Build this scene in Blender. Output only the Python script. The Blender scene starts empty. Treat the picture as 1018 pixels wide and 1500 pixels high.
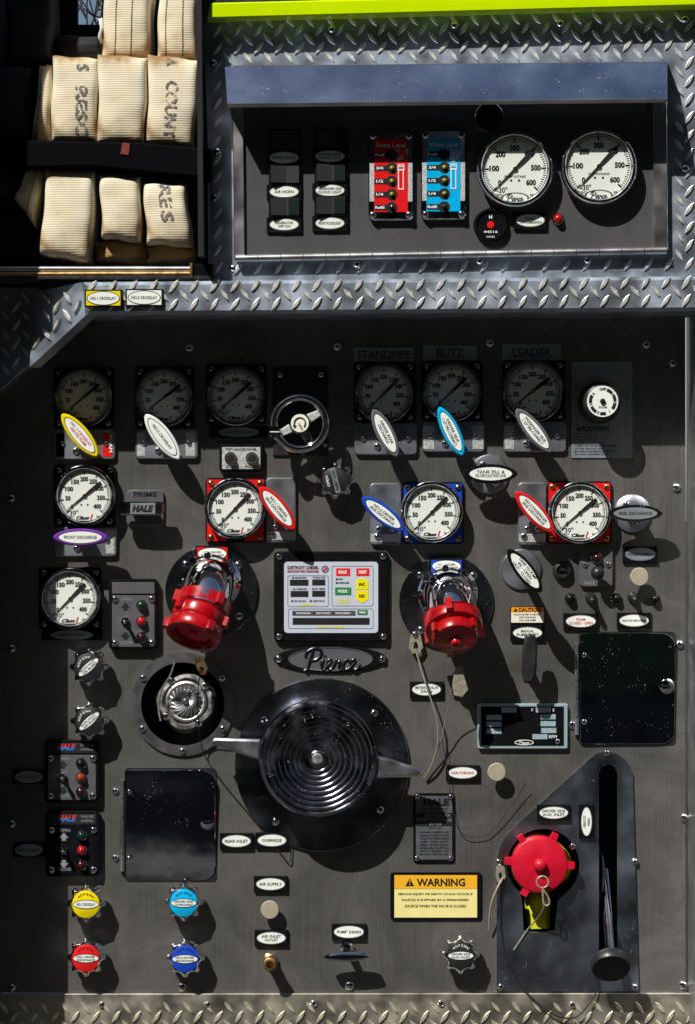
import bpy, bmesh, math, random
from mathutils import Vector, Matrix
random.seed(7)
R = math.radians
SC = bpy.context.scene
COL = SC.collection

# ------------------------------------------------------------------ camera, sky, sun, exposure
ZC = 4.0                       # metres from the lens to the pump panel
S = 0.001                      # one unit of the drawing = 1 mm on the pump panel
cam = bpy.data.cameras.new("camera")
cam.sensor_fit = 'VERTICAL'; cam.sensor_height = 36; cam.lens = 36 * ZC / 1.5
cam.clip_start = 0.05; cam.clip_end = 2000
cam_o = bpy.data.objects.new("camera", cam); COL.objects.link(cam_o)
cam_o.location = (0, -ZC, 0); cam_o.rotation_euler = (R(90), 0, 0)
SC.camera = cam_o
SUN = Vector((0.72, 1.0, -1.40)).normalized()      # the way the light travels
to_sun = -SUN
world = bpy.data.worlds.new("World"); SC.world = world; world.use_nodes = True
nt = world.node_tree; nt.nodes.clear()
sky = nt.nodes.new('ShaderNodeTexSky'); sky.sky_type = 'NISHITA'; sky.sun_disc = False
sky.sun_elevation = math.asin(to_sun.z); sky.sun_rotation = math.atan2(to_sun.x, to_sun.y)
bg = nt.nodes.new('ShaderNodeBackground'); bg.inputs[1].default_value = 0.05
wo = nt.nodes.new('ShaderNodeOutputWorld')
nt.links.new(sky.outputs[0], bg.inputs[0]); nt.links.new(bg.outputs[0], wo.inputs[0])
sl = bpy.data.lights.new("sun", 'SUN'); sl.energy = 5.0; sl.angle = R(0.5); sl.color = (1.0, 0.965, 0.90)
so = bpy.data.objects.new("sun", sl); COL.objects.link(so)
so.rotation_euler = SUN.to_track_quat('-Z', 'Y').to_euler(); so.location = (-3, -5, 6)
vs = SC.view_settings
vs.view_transform = 'Standard'; vs.look = 'None'; vs.gamma = 1; vs.use_curve_mapping = False; vs.exposure = 0.2
SC.cycles.use_denoising = True
SC.cycles.max_bounces = 8; SC.cycles.glossy_bounces = 5; SC.cycles.blur_glossy = 0.3
SC.cycles.sample_clamp_indirect = 6

# ------------------------------------------------------------------ materials
def lin(h):
    h = h.lstrip('#'); o = []
    for i in (0, 2, 4):
        c = int(h[i:i+2], 16) / 255
        o.append(c / 12.92 if c <= .04045 else ((c + .055) / 1.055) ** 2.4)
    return (*o, 1)
M = {}
def mat(name, col, metal=0.0, rough=0.4, var=0.0, vscale=60, bump=0.0, bscale=300, specks=0.0, coat=0.0, spec=0.5,
        stretch=(1, 1, 1), emit=None, dust=(.35, .33, .29, 1)):
    m = bpy.data.materials.new(name); m.use_nodes = True
    n = m.node_tree.nodes; l = m.node_tree.links; b = n['Principled BSDF']
    c = lin(col) if isinstance(col, str) else (*col, 1)
    b.inputs['Base Color'].default_value = c
    b.inputs['Metallic'].default_value = metal; b.inputs['Roughness'].default_value = rough
    b.inputs['Coat Weight'].default_value = coat; b.inputs['Specular IOR Level'].default_value = spec
    tc = n.new('ShaderNodeTexCoord'); mp = n.new('ShaderNodeMapping'); mp.inputs['Scale'].default_value = stretch
    l.new(tc.outputs['Object'], mp.inputs[0])
    if var > 0:
        t = n.new('ShaderNodeTexNoise'); t.inputs['Scale'].default_value = vscale; t.inputs['Detail'].default_value = 5
        l.new(mp.outputs[0], t.inputs[0])
        mr = n.new('ShaderNodeMapRange'); mr.inputs['From Min'].default_value = .3; mr.inputs['From Max'].default_value = .7
        mr.inputs['To Min'].default_value = 1 - var; mr.inputs['To Max'].default_value = 1 + var * .6
        l.new(t.outputs[0], mr.inputs[0])
        mx = n.new('ShaderNodeMix'); mx.data_type = 'RGBA'; mx.blend_type = 'MULTIPLY'; mx.inputs[0].default_value = 1
        mx.inputs[6].default_value = c; l.new(mr.outputs[0], mx.inputs[7]); l.new(mx.outputs[2], b.inputs['Base Color'])
        r2 = n.new('ShaderNodeMapRange'); r2.inputs['From Min'].default_value = .3; r2.inputs['From Max'].default_value = .7
        r2.inputs['To Min'].default_value = max(.02, rough * (1 - var)); r2.inputs['To Max'].default_value = min(1, rough * (1 + var))
        l.new(t.outputs[0], r2.inputs[0]); l.new(r2.outputs[0], b.inputs['Roughness'])
    if bump > 0:
        t = n.new('ShaderNodeTexNoise'); t.inputs['Scale'].default_value = bscale; t.inputs['Detail'].default_value = 3
        l.new(mp.outputs[0], t.inputs[0])
        bp = n.new('ShaderNodeBump'); bp.inputs['Strength'].default_value = bump; bp.inputs['Distance'].default_value = .001
        l.new(t.outputs[0], bp.inputs['Height']); l.new(bp.outputs[0], b.inputs['Normal'])
    if specks > 0:                                   # dried water spots and dust lying on polished metal
        v = n.new('ShaderNodeTexVoronoi'); v.inputs['Scale'].default_value = 260
        l.new(tc.outputs['Object'], v.inputs[0])
        t = n.new('ShaderNodeTexNoise'); t.inputs['Scale'].default_value = 60; t.inputs['Detail'].default_value = 4; l.new(tc.outputs['Object'], t.inputs[0])
        ad = n.new('ShaderNodeMath'); ad.operation = 'MULTIPLY_ADD'; l.new(t.outputs[0], ad.inputs[0]); ad.inputs[1].default_value = 1.0; ad.inputs[2].default_value = -.47
        cmp_ = n.new('ShaderNodeMath'); cmp_.operation = 'LESS_THAN'; l.new(v.outputs['Distance'], cmp_.inputs[0]); l.new(ad.outputs[0], cmp_.inputs[1])
        lt = n.new('ShaderNodeMath'); lt.operation = 'MULTIPLY'; l.new(cmp_.outputs[0], lt.inputs[0]); lt.inputs[1].default_value = specks
        d = n.new('ShaderNodeBsdfDiffuse'); d.inputs[0].default_value = dust
        ms = n.new('ShaderNodeMixShader'); l.new(lt.outputs[0], ms.inputs[0])
        l.new(b.outputs[0], ms.inputs[1]); l.new(d.outputs[0], ms.inputs[2])
        l.new(ms.outputs[0], n['Material Output'].inputs[0])
    M[name] = m
    return m

def brushed(name, col, r_iso, r_an, mixf=.35, var=.16):
    m = bpy.data.materials.new(name); m.use_nodes = True
    n = m.node_tree.nodes; l = m.node_tree.links; b = n['Principled BSDF']
    b.inputs['Metallic'].default_value = .4; b.inputs['Specular IOR Level'].default_value = .3
    a = n.new('ShaderNodeBsdfPrincipled'); a.inputs['Metallic'].default_value = 1
    a.inputs['Base Color'].default_value = (.42, .41, .385, 1); a.inputs['Roughness'].default_value = r_an; a.inputs['Anisotropic'].default_value = .85
    cx = n.new('ShaderNodeCombineXYZ'); cx.inputs[0].default_value = 1; l.new(cx.outputs[0], a.inputs['Tangent'])
    tc = n.new('ShaderNodeTexCoord')
    mp = n.new('ShaderNodeMapping'); mp.inputs['Scale'].default_value = (420, 420, 6); l.new(tc.outputs['Object'], mp.inputs[0])
    t1 = n.new('ShaderNodeTexNoise'); t1.inputs['Scale'].default_value = 1; t1.inputs['Detail'].default_value = 4; l.new(mp.outputs[0], t1.inputs[0])
    t2 = n.new('ShaderNodeTexNoise'); t2.inputs['Scale'].default_value = 7; t2.inputs['Detail'].default_value = 8; t2.inputs['Roughness'].default_value = .7; t2.inputs['Distortion'].default_value = .8
    l.new(tc.outputs['Object'], t2.inputs[0])
    s = n.new('ShaderNodeMath'); s.operation = 'MULTIPLY_ADD'; l.new(t1.outputs[0], s.inputs[0]); s.inputs[1].default_value = .35; l.new(t2.outputs[0], s.inputs[2])
    mr = n.new('ShaderNodeMapRange'); mr.inputs['From Min'].default_value = .45; mr.inputs['From Max'].default_value = .90
    mr.inputs['To Min'].default_value = 1 - var; mr.inputs['To Max'].default_value = 1 + var; l.new(s.outputs[0], mr.inputs[0])
    mx = n.new('ShaderNodeMix'); mx.data_type = 'RGBA'; mx.blend_type = 'MULTIPLY'; mx.inputs[0].default_value = 1
    mx.inputs[6].default_value = (*col, 1); l.new(mr.outputs[0], mx.inputs[7]); l.new(mx.outputs[2], b.inputs['Base Color'])
    mr2 = n.new('ShaderNodeMapRange'); mr2.inputs['From Min'].default_value = .35; mr2.inputs['From Max'].default_value = .65
    mr2.inputs['To Min'].default_value = r_iso - .035; mr2.inputs['To Max'].default_value = r_iso + .035
    l.new(t2.outputs[0], mr2.inputs[0]); l.new(mr2.outputs[0], b.inputs['Roughness'])
    wv = n.new('ShaderNodeTexNoise'); wv.inputs['Scale'].default_value = 3.2; wv.inputs['Detail'].default_value = 1.5; l.new(tc.outputs['Object'], wv.inputs[0])
    bp = n.new('ShaderNodeBump'); bp.inputs['Strength'].default_value = .5; bp.inputs['Distance'].default_value = .012; l.new(wv.outputs[0], bp.inputs['Height']); l.new(bp.outputs[0], a.inputs['Normal'])
    r3 = n.new('ShaderNodeMapRange'); r3.inputs['From Min'].default_value = .3; r3.inputs['From Max'].default_value = .7; r3.inputs['To Min'].default_value = r_an*.7; r3.inputs['To Max'].default_value = r_an*1.5
    l.new(t2.outputs[0], r3.inputs[0]); l.new(r3.outputs[0], a.inputs['Roughness'])
    ms = n.new('ShaderNodeMixShader'); ms.inputs[0].default_value = mixf
    l.new(b.outputs[0], ms.inputs[1]); l.new(a.outputs[0], ms.inputs[2])
    v = n.new('ShaderNodeTexVoronoi'); v.inputs['Scale'].default_value = 210; l.new(tc.outputs['Object'], v.inputs[0])
    th = n.new('ShaderNodeMath'); th.operation = 'MULTIPLY_ADD'; l.new(t2.outputs[0], th.inputs[0]); th.inputs[1].default_value = .8; th.inputs[2].default_value = -.42
    lt = n.new('ShaderNodeMath'); lt.operation = 'LESS_THAN'; l.new(v.outputs['Distance'], lt.inputs[0]); l.new(th.outputs[0], lt.inputs[1])
    sf = n.new('ShaderNodeMath'); sf.operation = 'MULTIPLY'; l.new(lt.outputs[0], sf.inputs[0]); sf.inputs[1].default_value = .35
    df = n.new('ShaderNodeBsdfDiffuse'); df.inputs[0].default_value = (.26, .25, .22, 1)
    m2 = n.new('ShaderNodeMixShader'); l.new(sf.outputs[0], m2.inputs[0]); l.new(ms.outputs[0], m2.inputs[1]); l.new(df.outputs[0], m2.inputs[2])
    l.new(m2.outputs[0], n['Material Output'].inputs[0])
    M[name] = m

brushed('stainless', (.146, .142, .134), .42, .22, .19, .40)  # tone varies for smudges, with cloudy reflections painted into the colour too
mat('ring_chrome', (.28, .29, .34), 1, .20, .5, 40, bump=.15, bscale=90, specks=1.0)
mat('plate_dull', (.34, .38, .46), 1, .33, .35, 14, bump=.25, bscale=7, specks=.35)  # bluish base puts some sky reflection into the colour
brushed('stainless_grey', (.104, .104, .110), .48, .32, .12, .14)
mat('ring_steel', (.18, .18, .19), 1, .52, .15, 50)
mat('chrome', (.78, .79, .82), 1, .07, .25, 80, specks=.35)
mat('chrome_clean', (.80, .80, .83), 1, .06)
mat('dark_chrome', (.42, .43, .47), 1, .10, .3, 60, specks=.5)
mat('mirror', (.60, .61, .66), 1, .04, .3, 14, bump=.35, bscale=9, specks=.5)
mat('plate_steel', (.42, .44, .49), 1, .42, .25, 20, specks=.3)
mat('handle_alu', (.60, .62, .68), 1, .36, .25, 40, specks=.4)
mat('tread', (.40, .46, .54), .85, .47, .35, 22, bump=.12, bscale=500, specks=.3)  # blue tint in the base stands in for reflected sky
mat('tread_warm', (.44, .42, .35), 1, .52, .3, 25, bump=.2, bscale=500, specks=.4)
mat('lug_warm', (.90, .84, .66), .8, .42, .25, 60, bump=.2, bscale=600)
mat('lug', (.95, .93, .86), .8, .42, .2, 60, bump=.2, bscale=600)
mat('hood_metal', (.42, .50, .66), 1, .20, .18, 12, bump=.06, bscale=40, specks=.7)
mat('plain_alu', (.52, .52, .53), 1, .38, .2, 25)
mat('black_gloss', (.007, .007, .009), 0, .18, .2, 50, specks=.08, spec=.3)
mat('black_satin', (.018, .018, .02), 0, .42, .2, 80)
mat('black_void', (.006, .006, .007), 0, .8)
mat('script_dark', (.05, .05, .06), 1, .36, .2, 60)
mat('rocker_green', (.006, .016, .014), 0, .35)
mat('rocker_black', (.028, .028, .030), 0, .5)
mat('slate_face', (.085, .085, .095), 0, .5, .12, 60)
mat('red_paint', (.38, .002, .004), 0, .26, .30, 45, coat=.5, bump=.06, bscale=120)
mat('red_cap', (.58, .004, .026), 0, .40, .16, 45, bump=.05, bscale=200)
mat('lime', (.55, .78, .0), 0, .18, .05, 10, coat=.5)
mat('lime_body', (.50, .52, .01), 0, .4, .2, 40)
mat('white_label', (.80, .84, .79), 0, .35, .05, 60)
mat('dial', (.82, .86, .80), 0, .45, .03, 30)
mat('ink', (.01, .01, .012), 0, .5)
mat('ink_red', (.60, .01, .03), 0, .5)
mat('ink_white', (.80, .80, .78), 0, .5)
mat('ink_dim', (.22, .23, .25), 0, .5)
mat('label_red', (.72, .01, .012), 0, .3, .05, 60)
mat('tag_red', (.20, .02, .015), 0, .6, .3, 200)
mat('label_blue', (.01, .06, .50), 0, .3, .05, 60)
mat('label_cyan', (.0, .42, .80), 0, .3, .05, 60)
mat('label_yellow', (.80, .62, .0), 0, .3, .05, 60)
mat('label_purple', (.16, .035, .36), 0, .3, .05, 60)
mat('label_grey', (.13, .125, .14), 0, .3, .05, 60)
mat('label_silver', (.36, .40, .43), .5, .35, .1, 60)
mat('warn_orange', (.85, .45, .02), 0, .4, .05, 60)
mat('caution_orange', (.85, .30, .0), 0, .4, .05, 60)
mat('warn_pale', (.84, .76, .30), 0, .4, .05, 60)
mat('cream_label', (.82, .80, .68), 0, .4, .05, 60)
mat('foil', (.62, .66, .64), .6, .42, .45, 900, bump=.5, bscale=1500)
mat('screen_grey', (.52, .56, .66), 0, .45, .03, 60)
mat('screen_line', (.10, .13, .19), 0, .5)
mat('btn_red', (.75, .015, .015), 0, .4)
mat('btn_green', (.01, .22, .05), 0, .4)
mat('btn_yellow', (.82, .72, .0), 0, .4)
mat('lcd', (.10, .17, .26), 0, .3)
mat('tablet_rim', (.36, .50, .55), .3, .35)
mat('lamp_red', (.42, .006, .006), 0, .12, coat=1)
mat('lamp_dark', (.03, .004, .004), 0, .12, coat=1)
mat('lamp_green', (.004, .03, .012), 0, .12, coat=1)
mat('lamp_amber', (.25, .035, .004), 0, .12, coat=1)
mat('led_yellow', (.30, .26, .02), 0, .3)
mat('gold', (.62, .42, .14), 1, .25)
mat('brass', (.45, .28, .12), 1, .4, .3, 100)
mat('tan_button', (.44, .39, .30), .2, .45, .08, 80)
mat('cast_alu', (.46, .46, .44), .9, .48, .4, 90, bump=.5, bscale=260)
mat('cable_steel', (.34, .31, .25), .5, .5, .3, 400)
mat('ring_tan', (.52, .47, .36), .6, .4, .2, 200)
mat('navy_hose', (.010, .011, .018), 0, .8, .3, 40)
mat('gap_black', (.003, .003, .004), 0, .9, spec=.05)
mat('asphalt', (.028, .026, .022), 0, .9, .3, 3)
mat('grass', (.045, .085, .015), 0, .9, .4, 2)
mat('leaf', (.016, .030, .010), 0, .8, .4, .5)
mat('bark', (.04, .03, .02), 0, .9)
mat('cab_paint', (.05, .05, .055), 0, .3)
mat('dash_ink', (.02, .018, .016), 0, .8)
mat('stencil', (.17, .15, .15), 0, .9, .6, 150)

def two_tone():
    m = mat('logo_two_tone', (.5, .5, .5), 0, .5); n = m.node_tree.nodes; l = m.node_tree.links
    tc = n.new('ShaderNodeTexCoord'); sp = n.new('ShaderNodeSeparateXYZ'); l.new(tc.outputs['Generated'], sp.inputs[0])
    cr = n.new('ShaderNodeValToRGB'); cr.color_ramp.interpolation = 'CONSTANT'
    cr.color_ramp.elements[0].color = (.02, .16, .50, 1); cr.color_ramp.elements[1].position = .5; cr.color_ramp.elements[1].color = (.62, .02, .02, 1)
    l.new(sp.outputs[2], cr.inputs[0]); l.new(cr.outputs[0], n['Principled BSDF'].inputs['Base Color'])
two_tone()
def canvas(name, k):
    m = mat(name, (.62, .53, .36), 0, .9); n = m.node_tree.nodes; l = m.node_tree.links; b = n['Principled BSDF']
    tc = n.new('ShaderNodeTexCoord')
    w = n.new('ShaderNodeTexWave'); w.bands_direction = 'Z'; w.inputs['Scale'].default_value = 96; w.inputs['Distortion'].default_value = 1.6
    w.inputs['Detail'].default_value = 2; w.inputs['Detail Scale'].default_value = 6
    l.new(tc.outputs['Object'], w.inputs[0])
    t = n.new('ShaderNodeTexNoise'); t.inputs['Scale'].default_value = 11; t.inputs['Detail'].default_value = 6; l.new(tc.outputs['Object'], t.inputs[0])
    cr = n.new('ShaderNodeValToRGB'); e = cr.color_ramp.elements
    K = lambda c: (c[0]*k[0], c[1]*k[1], c[2]*k[2], 1)
    e[0].position = .37; e[0].color = K((.30, .17, .06)); e[1].position = .60; e[1].color = K((.78, .73, .58))
    x = e.new(.46); x.color = K((.68, .59, .41))
    l.new(t.outputs[0], cr.inputs[0]); l.new(cr.outputs[0], b.inputs['Base Color'])
    t3 = n.new('ShaderNodeTexNoise'); t3.inputs['Scale'].default_value = 900; l.new(tc.outputs['Object'], t3.inputs[0])
    ad = n.new('ShaderNodeMath'); ad.operation = 'MULTIPLY_ADD'; l.new(t3.outputs[0], ad.inputs[0]); ad.inputs[1].default_value = .5
    l.new(w.outputs['Fac'], ad.inputs[2])
    bp = n.new('ShaderNodeBump'); bp.inputs['Strength'].default_value = .42; bp.inputs['Distance'].default_value = .0008
    l.new(ad.outputs[0], bp.inputs['Height']); l.new(bp.outputs[0], b.inputs['Normal'])
    b.inputs['Sheen Weight'].default_value = .2
canvas('canvas', (1, 1, 1)); canvas('canvas_brown', (.62, .45, .26))
def worn_ink():
    m = M['stencil']; n = m.node_tree.nodes; l = m.node_tree.links
    tc = n.new('ShaderNodeTexCoord'); t = n.new('ShaderNodeTexNoise'); t.inputs['Scale'].default_value = 190; t.inputs['Detail'].default_value = 3
    l.new(tc.outputs['Object'], t.inputs[0]); g = n.new('ShaderNodeMapRange'); g.inputs['From Min'].default_value = .41; g.inputs['From Max'].default_value = .53; l.new(t.outputs[0], g.inputs[0])
    tr = n.new('ShaderNodeBsdfTransparent'); ms = n.new('ShaderNodeMixShader'); l.new(g.outputs[0], ms.inputs[0])
    l.new(n['Principled BSDF'].outputs[0], ms.inputs[2]); l.new(tr.outputs[0], ms.inputs[1]); l.new(ms.outputs[0], n['Material Output'].inputs[0])
worn_ink()
def lens_glass():
    m = bpy.data.materials.new('lens'); m.use_nodes = True; M['lens'] = m
    n = m.node_tree.nodes; l = m.node_tree.links; n.remove(n['Principled BSDF'])
    tr = n.new('ShaderNodeBsdfTransparent'); gl = n.new('ShaderNodeBsdfGlossy'); gl.inputs['Roughness'].default_value = .03
    lw = n.new('ShaderNodeLayerWeight'); pw = n.new('ShaderNodeMath'); pw.operation = 'POWER'; pw.inputs[1].default_value = 5; l.new(lw.outputs['Facing'], pw.inputs[0])
    fr = n.new('ShaderNodeMath'); fr.operation = 'MULTIPLY_ADD'; fr.inputs[1].default_value = .9; fr.inputs[2].default_value = .035; l.new(pw.outputs[0], fr.inputs[0])
    ms = n.new('ShaderNodeMixShader'); l.new(fr.outputs[0], ms.inputs[0]); l.new(tr.outputs[0], ms.inputs[1]); l.new(gl.outputs[0], ms.inputs[2])
    l.new(ms.outputs[0], n['Material Output'].inputs[0])
lens_glass()

# ------------------------------------------------------------------ building tools
def W(px, py, d=0.0):
    k = (ZC - d) / ZC
    return Vector(((px - 509) * S * k, -d, (750 - py) * S * k))

class MB:
    """collects faces; local axes u = right, v = up, w = out of the panel, in millimetres"""
    def __init__(self): self.v = []; self.f = []; self.m = []; self.cur = 0; self.X = None
    def add(self, vs, fs):
        b = len(self.v)
        for p in vs:
            p = Vector(p)
            if self.X is not None: p = self.X @ p
            self.v.append((p.x * S, -p.z * S, p.y * S))
        for f in fs: self.f.append(tuple(b + i for i in f)); self.m.append(self.cur)
        return self
    def prism(self, poly, w0, w1, bev=0.0):
        n = len(poly); cx = sum(p[0] for p in poly) / n; cy = sum(p[1] for p in poly) / n
        area = sum(poly[i][0] * poly[(i+1) % n][1] - poly[(i+1) % n][0] * poly[i][1] for i in range(n))
        if area < 0: poly = poly[::-1]
        rings = [[(p[0], p[1], w0) for p in poly]]
        if bev > 0:
            ins = inset(poly, bev)
            rings += [[(p[0], p[1], w1 - bev) for p in poly], [(p[0], p[1], w1) for p in ins]]
        else: rings += [[(p[0], p[1], w1) for p in poly]]
        vs = [p for r in rings for p in r]; fs = []
        for k in range(len(rings) - 1):
            for i in range(n):
                j = (i + 1) % n; fs.append((k*n + i, k*n + j, (k+1)*n + j, (k+1)*n + i))
        fs.append(tuple(range(n))[::-1]); fs.append(tuple((len(rings)-1)*n + i for i in range(n)))
        return self.add(vs, fs)
    def box(self, u0, u1, v0, v1, w0, w1, bev=0.0):
        return self.prism([(u0, v0), (u1, v0), (u1, v1), (u0, v1)], w0, w1, bev)
    def ring(self, outer, inner, w0, w1):
        n = len(outer)
        vs = [(p[0], p[1], w0) for p in outer] + [(p[0], p[1], w1) for p in outer] + [(p[0], p[1], w1) for p in inner] + [(p[0], p[1], w0) for p in inner]
        fs = []
        for k in range(4):
            for i in range(n):
                j = (i + 1) % n; k2 = (k + 1) % 4
                fs.append((k*n + i, k*n + j, k2*n + j, k2*n + i))
        return self.add(vs, fs)
    def lathe(self, prof, n=32, cx=0, cy=0, mtx=None, wave=None, caps=True):
        vs = []; fs = []
        for (r, w) in prof:
            for i in range(n):
                a = 2 * math.pi * i / n; rr = r
                if wave: rr = r * (1 + wave[0] * math.cos(wave[1] * a + (wave[2] if len(wave) > 2 else 0)))
                p = Vector((rr * math.cos(a), rr * math.sin(a), w))
                if mtx is not None: p = mtx @ p
                else: p = p + Vector((cx, cy, 0))
                vs.append(p)
        for k in range(len(prof) - 1):
            for i in range(n):
                j = (i + 1) % n; fs.append((k*n + i, k*n + j, (k+1)*n + j, (k+1)*n + i))
        if caps and prof[0][0] > 1e-6: fs.append(tuple(range(n))[::-1])
        if caps and prof[-1][0] > 1e-6: fs.append(tuple((len(prof)-1)*n + i for i in range(n)))
        return self.add(vs, fs)
    def tube(self, pts, r, n=8, close=False):
        pts = [Vector(p) for p in pts]; m = len(pts); vs = []; fs = []
        rs = r if isinstance(r, (list, tuple)) else [r] * m
        up = Vector((0.13, 0.21, 0.97)).normalized()
        for k in range(m):
            if close: t = pts[(k+1) % m] - pts[k-1]
            else: t = pts[min(k+1, m-1)] - pts[max(k-1, 0)]
            t.normalize(); a = t.cross(up)
            if a.length < .05: a = t.cross(Vector((1, 0, 0)))
            a.normalize(); b = a.cross(t)
            for i in range(n):
                q = 2 * math.pi * i / n; vs.append(pts[k] + (a * math.cos(q) + b * math.sin(q)) * rs[k])
        for k in range(m if close else m - 1):
            k2 = (k + 1) % m
            for i in range(n):
                j = (i + 1) % n; fs.append((k*n + i, k*n + j, k2*n + j, k2*n + i))
        if not close: fs.append(tuple(range(n))[::-1]); fs.append(tuple((m-1)*n + i for i in range(n)))
        return self.add(vs, fs)
    def ball(self, c, r, n=14, squash=1.0):
        prof = [(r * math.sin(math.pi * k / 8), -r * squash * math.cos(math.pi * k / 8)) for k in range(9)]
        prof[0] = (1e-7, prof[0][1]); prof[-1] = (1e-7, prof[-1][1])
        return self.lathe(prof, n, mtx=Matrix.Translation(Vector(c)))
    def mesh(self, name, mats, angle=38):
        me = bpy.data.meshes.new(name); me.from_pydata(self.v, [], self.f)
        for k in (mats if isinstance(mats, (list, tuple)) else [mats]): me.materials.append(M[k])
        for p, k in zip(me.polygons, self.m): p.material_index = k
        bm = bmesh.new(); bm.from_mesh(me); bmesh.ops.remove_doubles(bm, verts=bm.verts, dist=1e-7)
        bmesh.ops.recalc_face_normals(bm, faces=bm.faces); bm.to_mesh(me); bm.free()
        for p in me.polygons: p.use_smooth = True
        me.set_sharp_from_angle(angle=R(angle))
        return me
    def build(self, name, mats, parent=None, angle=38):
        o = bpy.data.objects.new(name, self.mesh(name, mats, angle)); COL.objects.link(o)
        if parent is not None: o.parent = parent
        return o

def inset(poly, b):
    n = len(poly); out = []
    for i in range(n):
        p = Vector(poly[i][:2]); a = Vector(poly[i-1][:2]); c = Vector(poly[(i+1) % n][:2])
        e1 = (p - a).normalized(); e2 = (c - p).normalized()
        n1 = Vector((-e1.y, e1.x)); n2 = Vector((-e2.y, e2.x)); m = n1 + n2
        k = max(.35, (m.length_squared) / 2)
        out.append(tuple(p + m * (b / k)))
    return out
def ell(a, b, rot=0, cx=0, cy=0, n=36, pointy=1.0):
    out = []
    for i in range(n):
        t = 2 * math.pi * i / n; x = a * math.cos(t); s = math.sin(t); y = b * math.copysign(abs(s) ** pointy, s)
        out.append((cx + x * math.cos(rot) - y * math.sin(rot), cy + x * math.sin(rot) + y * math.cos(rot)))
    return out
def circ(r, n=40, cx=0, cy=0): return ell(r, r, 0, cx, cy, n)
def rrect(w, h, r, cx=0, cy=0, k=4):
    out = []
    for (sx, sy, a0) in ((1, 1, 0), (-1, 1, 90), (-1, -1, 180), (1, -1, 270)):
        for i in range(k + 1):
            a = R(a0 + 90 * i / k); out.append((cx + sx * (w/2 - r) + r * math.cos(a), cy + sy * (h/2 - r) + r * math.sin(a)))
    return out
def axis_mtx(o, d):
    d = Vector(d).normalized(); return Matrix.Translation(Vector(o)) @ d.to_track_quat('Z', 'Y').to_matrix().to_4x4()
def smooth(pts, k=6):
    pts = [Vector(p) for p in pts]; out = []
    for i in range(len(pts) - 1):
        p0 = pts[max(i-1, 0)]; p1 = pts[i]; p2 = pts[i+1]; p3 = pts[min(i+2, len(pts)-1)]
        for j in range(k):
            t = j / k
            out.append(.5 * ((2*p1) + (p2 - p0)*t + (2*p0 - 5*p1 + 4*p2 - p3)*t*t + (3*p1 - p0 - 3*p2 + p3)*t**3))
    return out + [pts[-1]]

def tag(o, label, cat, group=None, kind=None):
    if label: o['label'] = label
    if cat: o['category'] = cat
    if group: o['group'] = group
    if kind: o['kind'] = kind
    return o
def thing(name, label, cat, px, py, base=0.0, front=0.0, group=None):
    """an Empty on the panel; `front` is how far (mm) the part that is measured stands out"""
    o = bpy.data.objects.new(name, None); COL.objects.link(o); o.empty_display_size = .01
    p = W(px, py, base + front * S); o.location = (p.x, -base, p.z)
    return tag(o, label, cat, group)

_txt = {}
def text_mesh(s, bold, shear):
    key = (s, bold, shear)
    if key in _txt: return _txt[key]
    c = bpy.data.curves.new('lettering', 'FONT'); c.body = s; c.align_x = 'CENTER'; c.align_y = 'CENTER'
    c.resolution_u = 2; c.offset = bold; c.shear = shear; c.fill_mode = 'BOTH'
    o = bpy.data.objects.new('lettering', c); me = bpy.data.meshes.new_from_object(o)
    xs = [v.co.x for v in me.vertices]; ys = [v.co.y for v in me.vertices]
    data = ([(v.co.x - (min(xs)+max(xs))/2, v.co.y - (min(ys)+max(ys))/2) for v in me.vertices], [tuple(p.vertices) for p in me.polygons],
            max(xs)-min(xs), max(ys)-min(ys))
    bpy.data.objects.remove(o); bpy.data.curves.remove(c); bpy.data.meshes.remove(me)
    _txt[key] = data
    return data
def txt(parent, s, u, v, w, h, width=None, m='ink', rot=0.0, bold=.012, shear=0.0, name='lettering'):
    vs, fs, tw, th = text_mesh(s, bold, shear)
    ky = h / th; kx = ky if width is None else width / tw
    mb = MB(); c, sn = math.cos(rot), math.sin(rot)
    mb.add([(u + x*kx*c - y*ky*sn, v + x*kx*sn + y*ky*c, w) for x, y in vs], fs)
    return mb.build(name, m, parent)

PIERCE = [[(.3,.1),(.9,.6),(1.4,2.2),(1.9,3.7)], [(.5,2.4),(.8,3.4),(2.0,4.0),(3.2,3.6),(3.1,2.7),(2.2,2.0),(1.3,1.9)],
          [(3.0,1.2),(3.6,2.0),(3.35,.7),(3.7,.3),(4.2,.9),(4.9,1.6),(4.95,2.0),(4.5,1.95),(4.25,1.1),(4.55,.35),(5.1,.5),(5.6,1.3),(5.9,2.0),(6.15,1.65),(6.55,1.7),(6.35,.7),(6.65,.3),(7.05,.8)],
          [(7.9,1.75),(7.55,2.0),(7.15,1.4),(7.1,.75),(7.5,.3),(8.2,.8),(8.9,1.6),(8.95,2.0),(8.5,1.95),(8.25,1.1),(8.5,.35),(9.2,.4),(9.9,1.2)], [(3.78,2.6),(3.9,2.8)]]
def pierce(parent, u, v, w, width, r, m, n=6):
    mb = MB(); k = width / 10
    for st in PIERCE: mb.tube(smooth([(u + (x-5)*k, v + (y-2)*k, w) for x, y in st], 5), r, n)
    return mb.build('lettering', m, parent)

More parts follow.
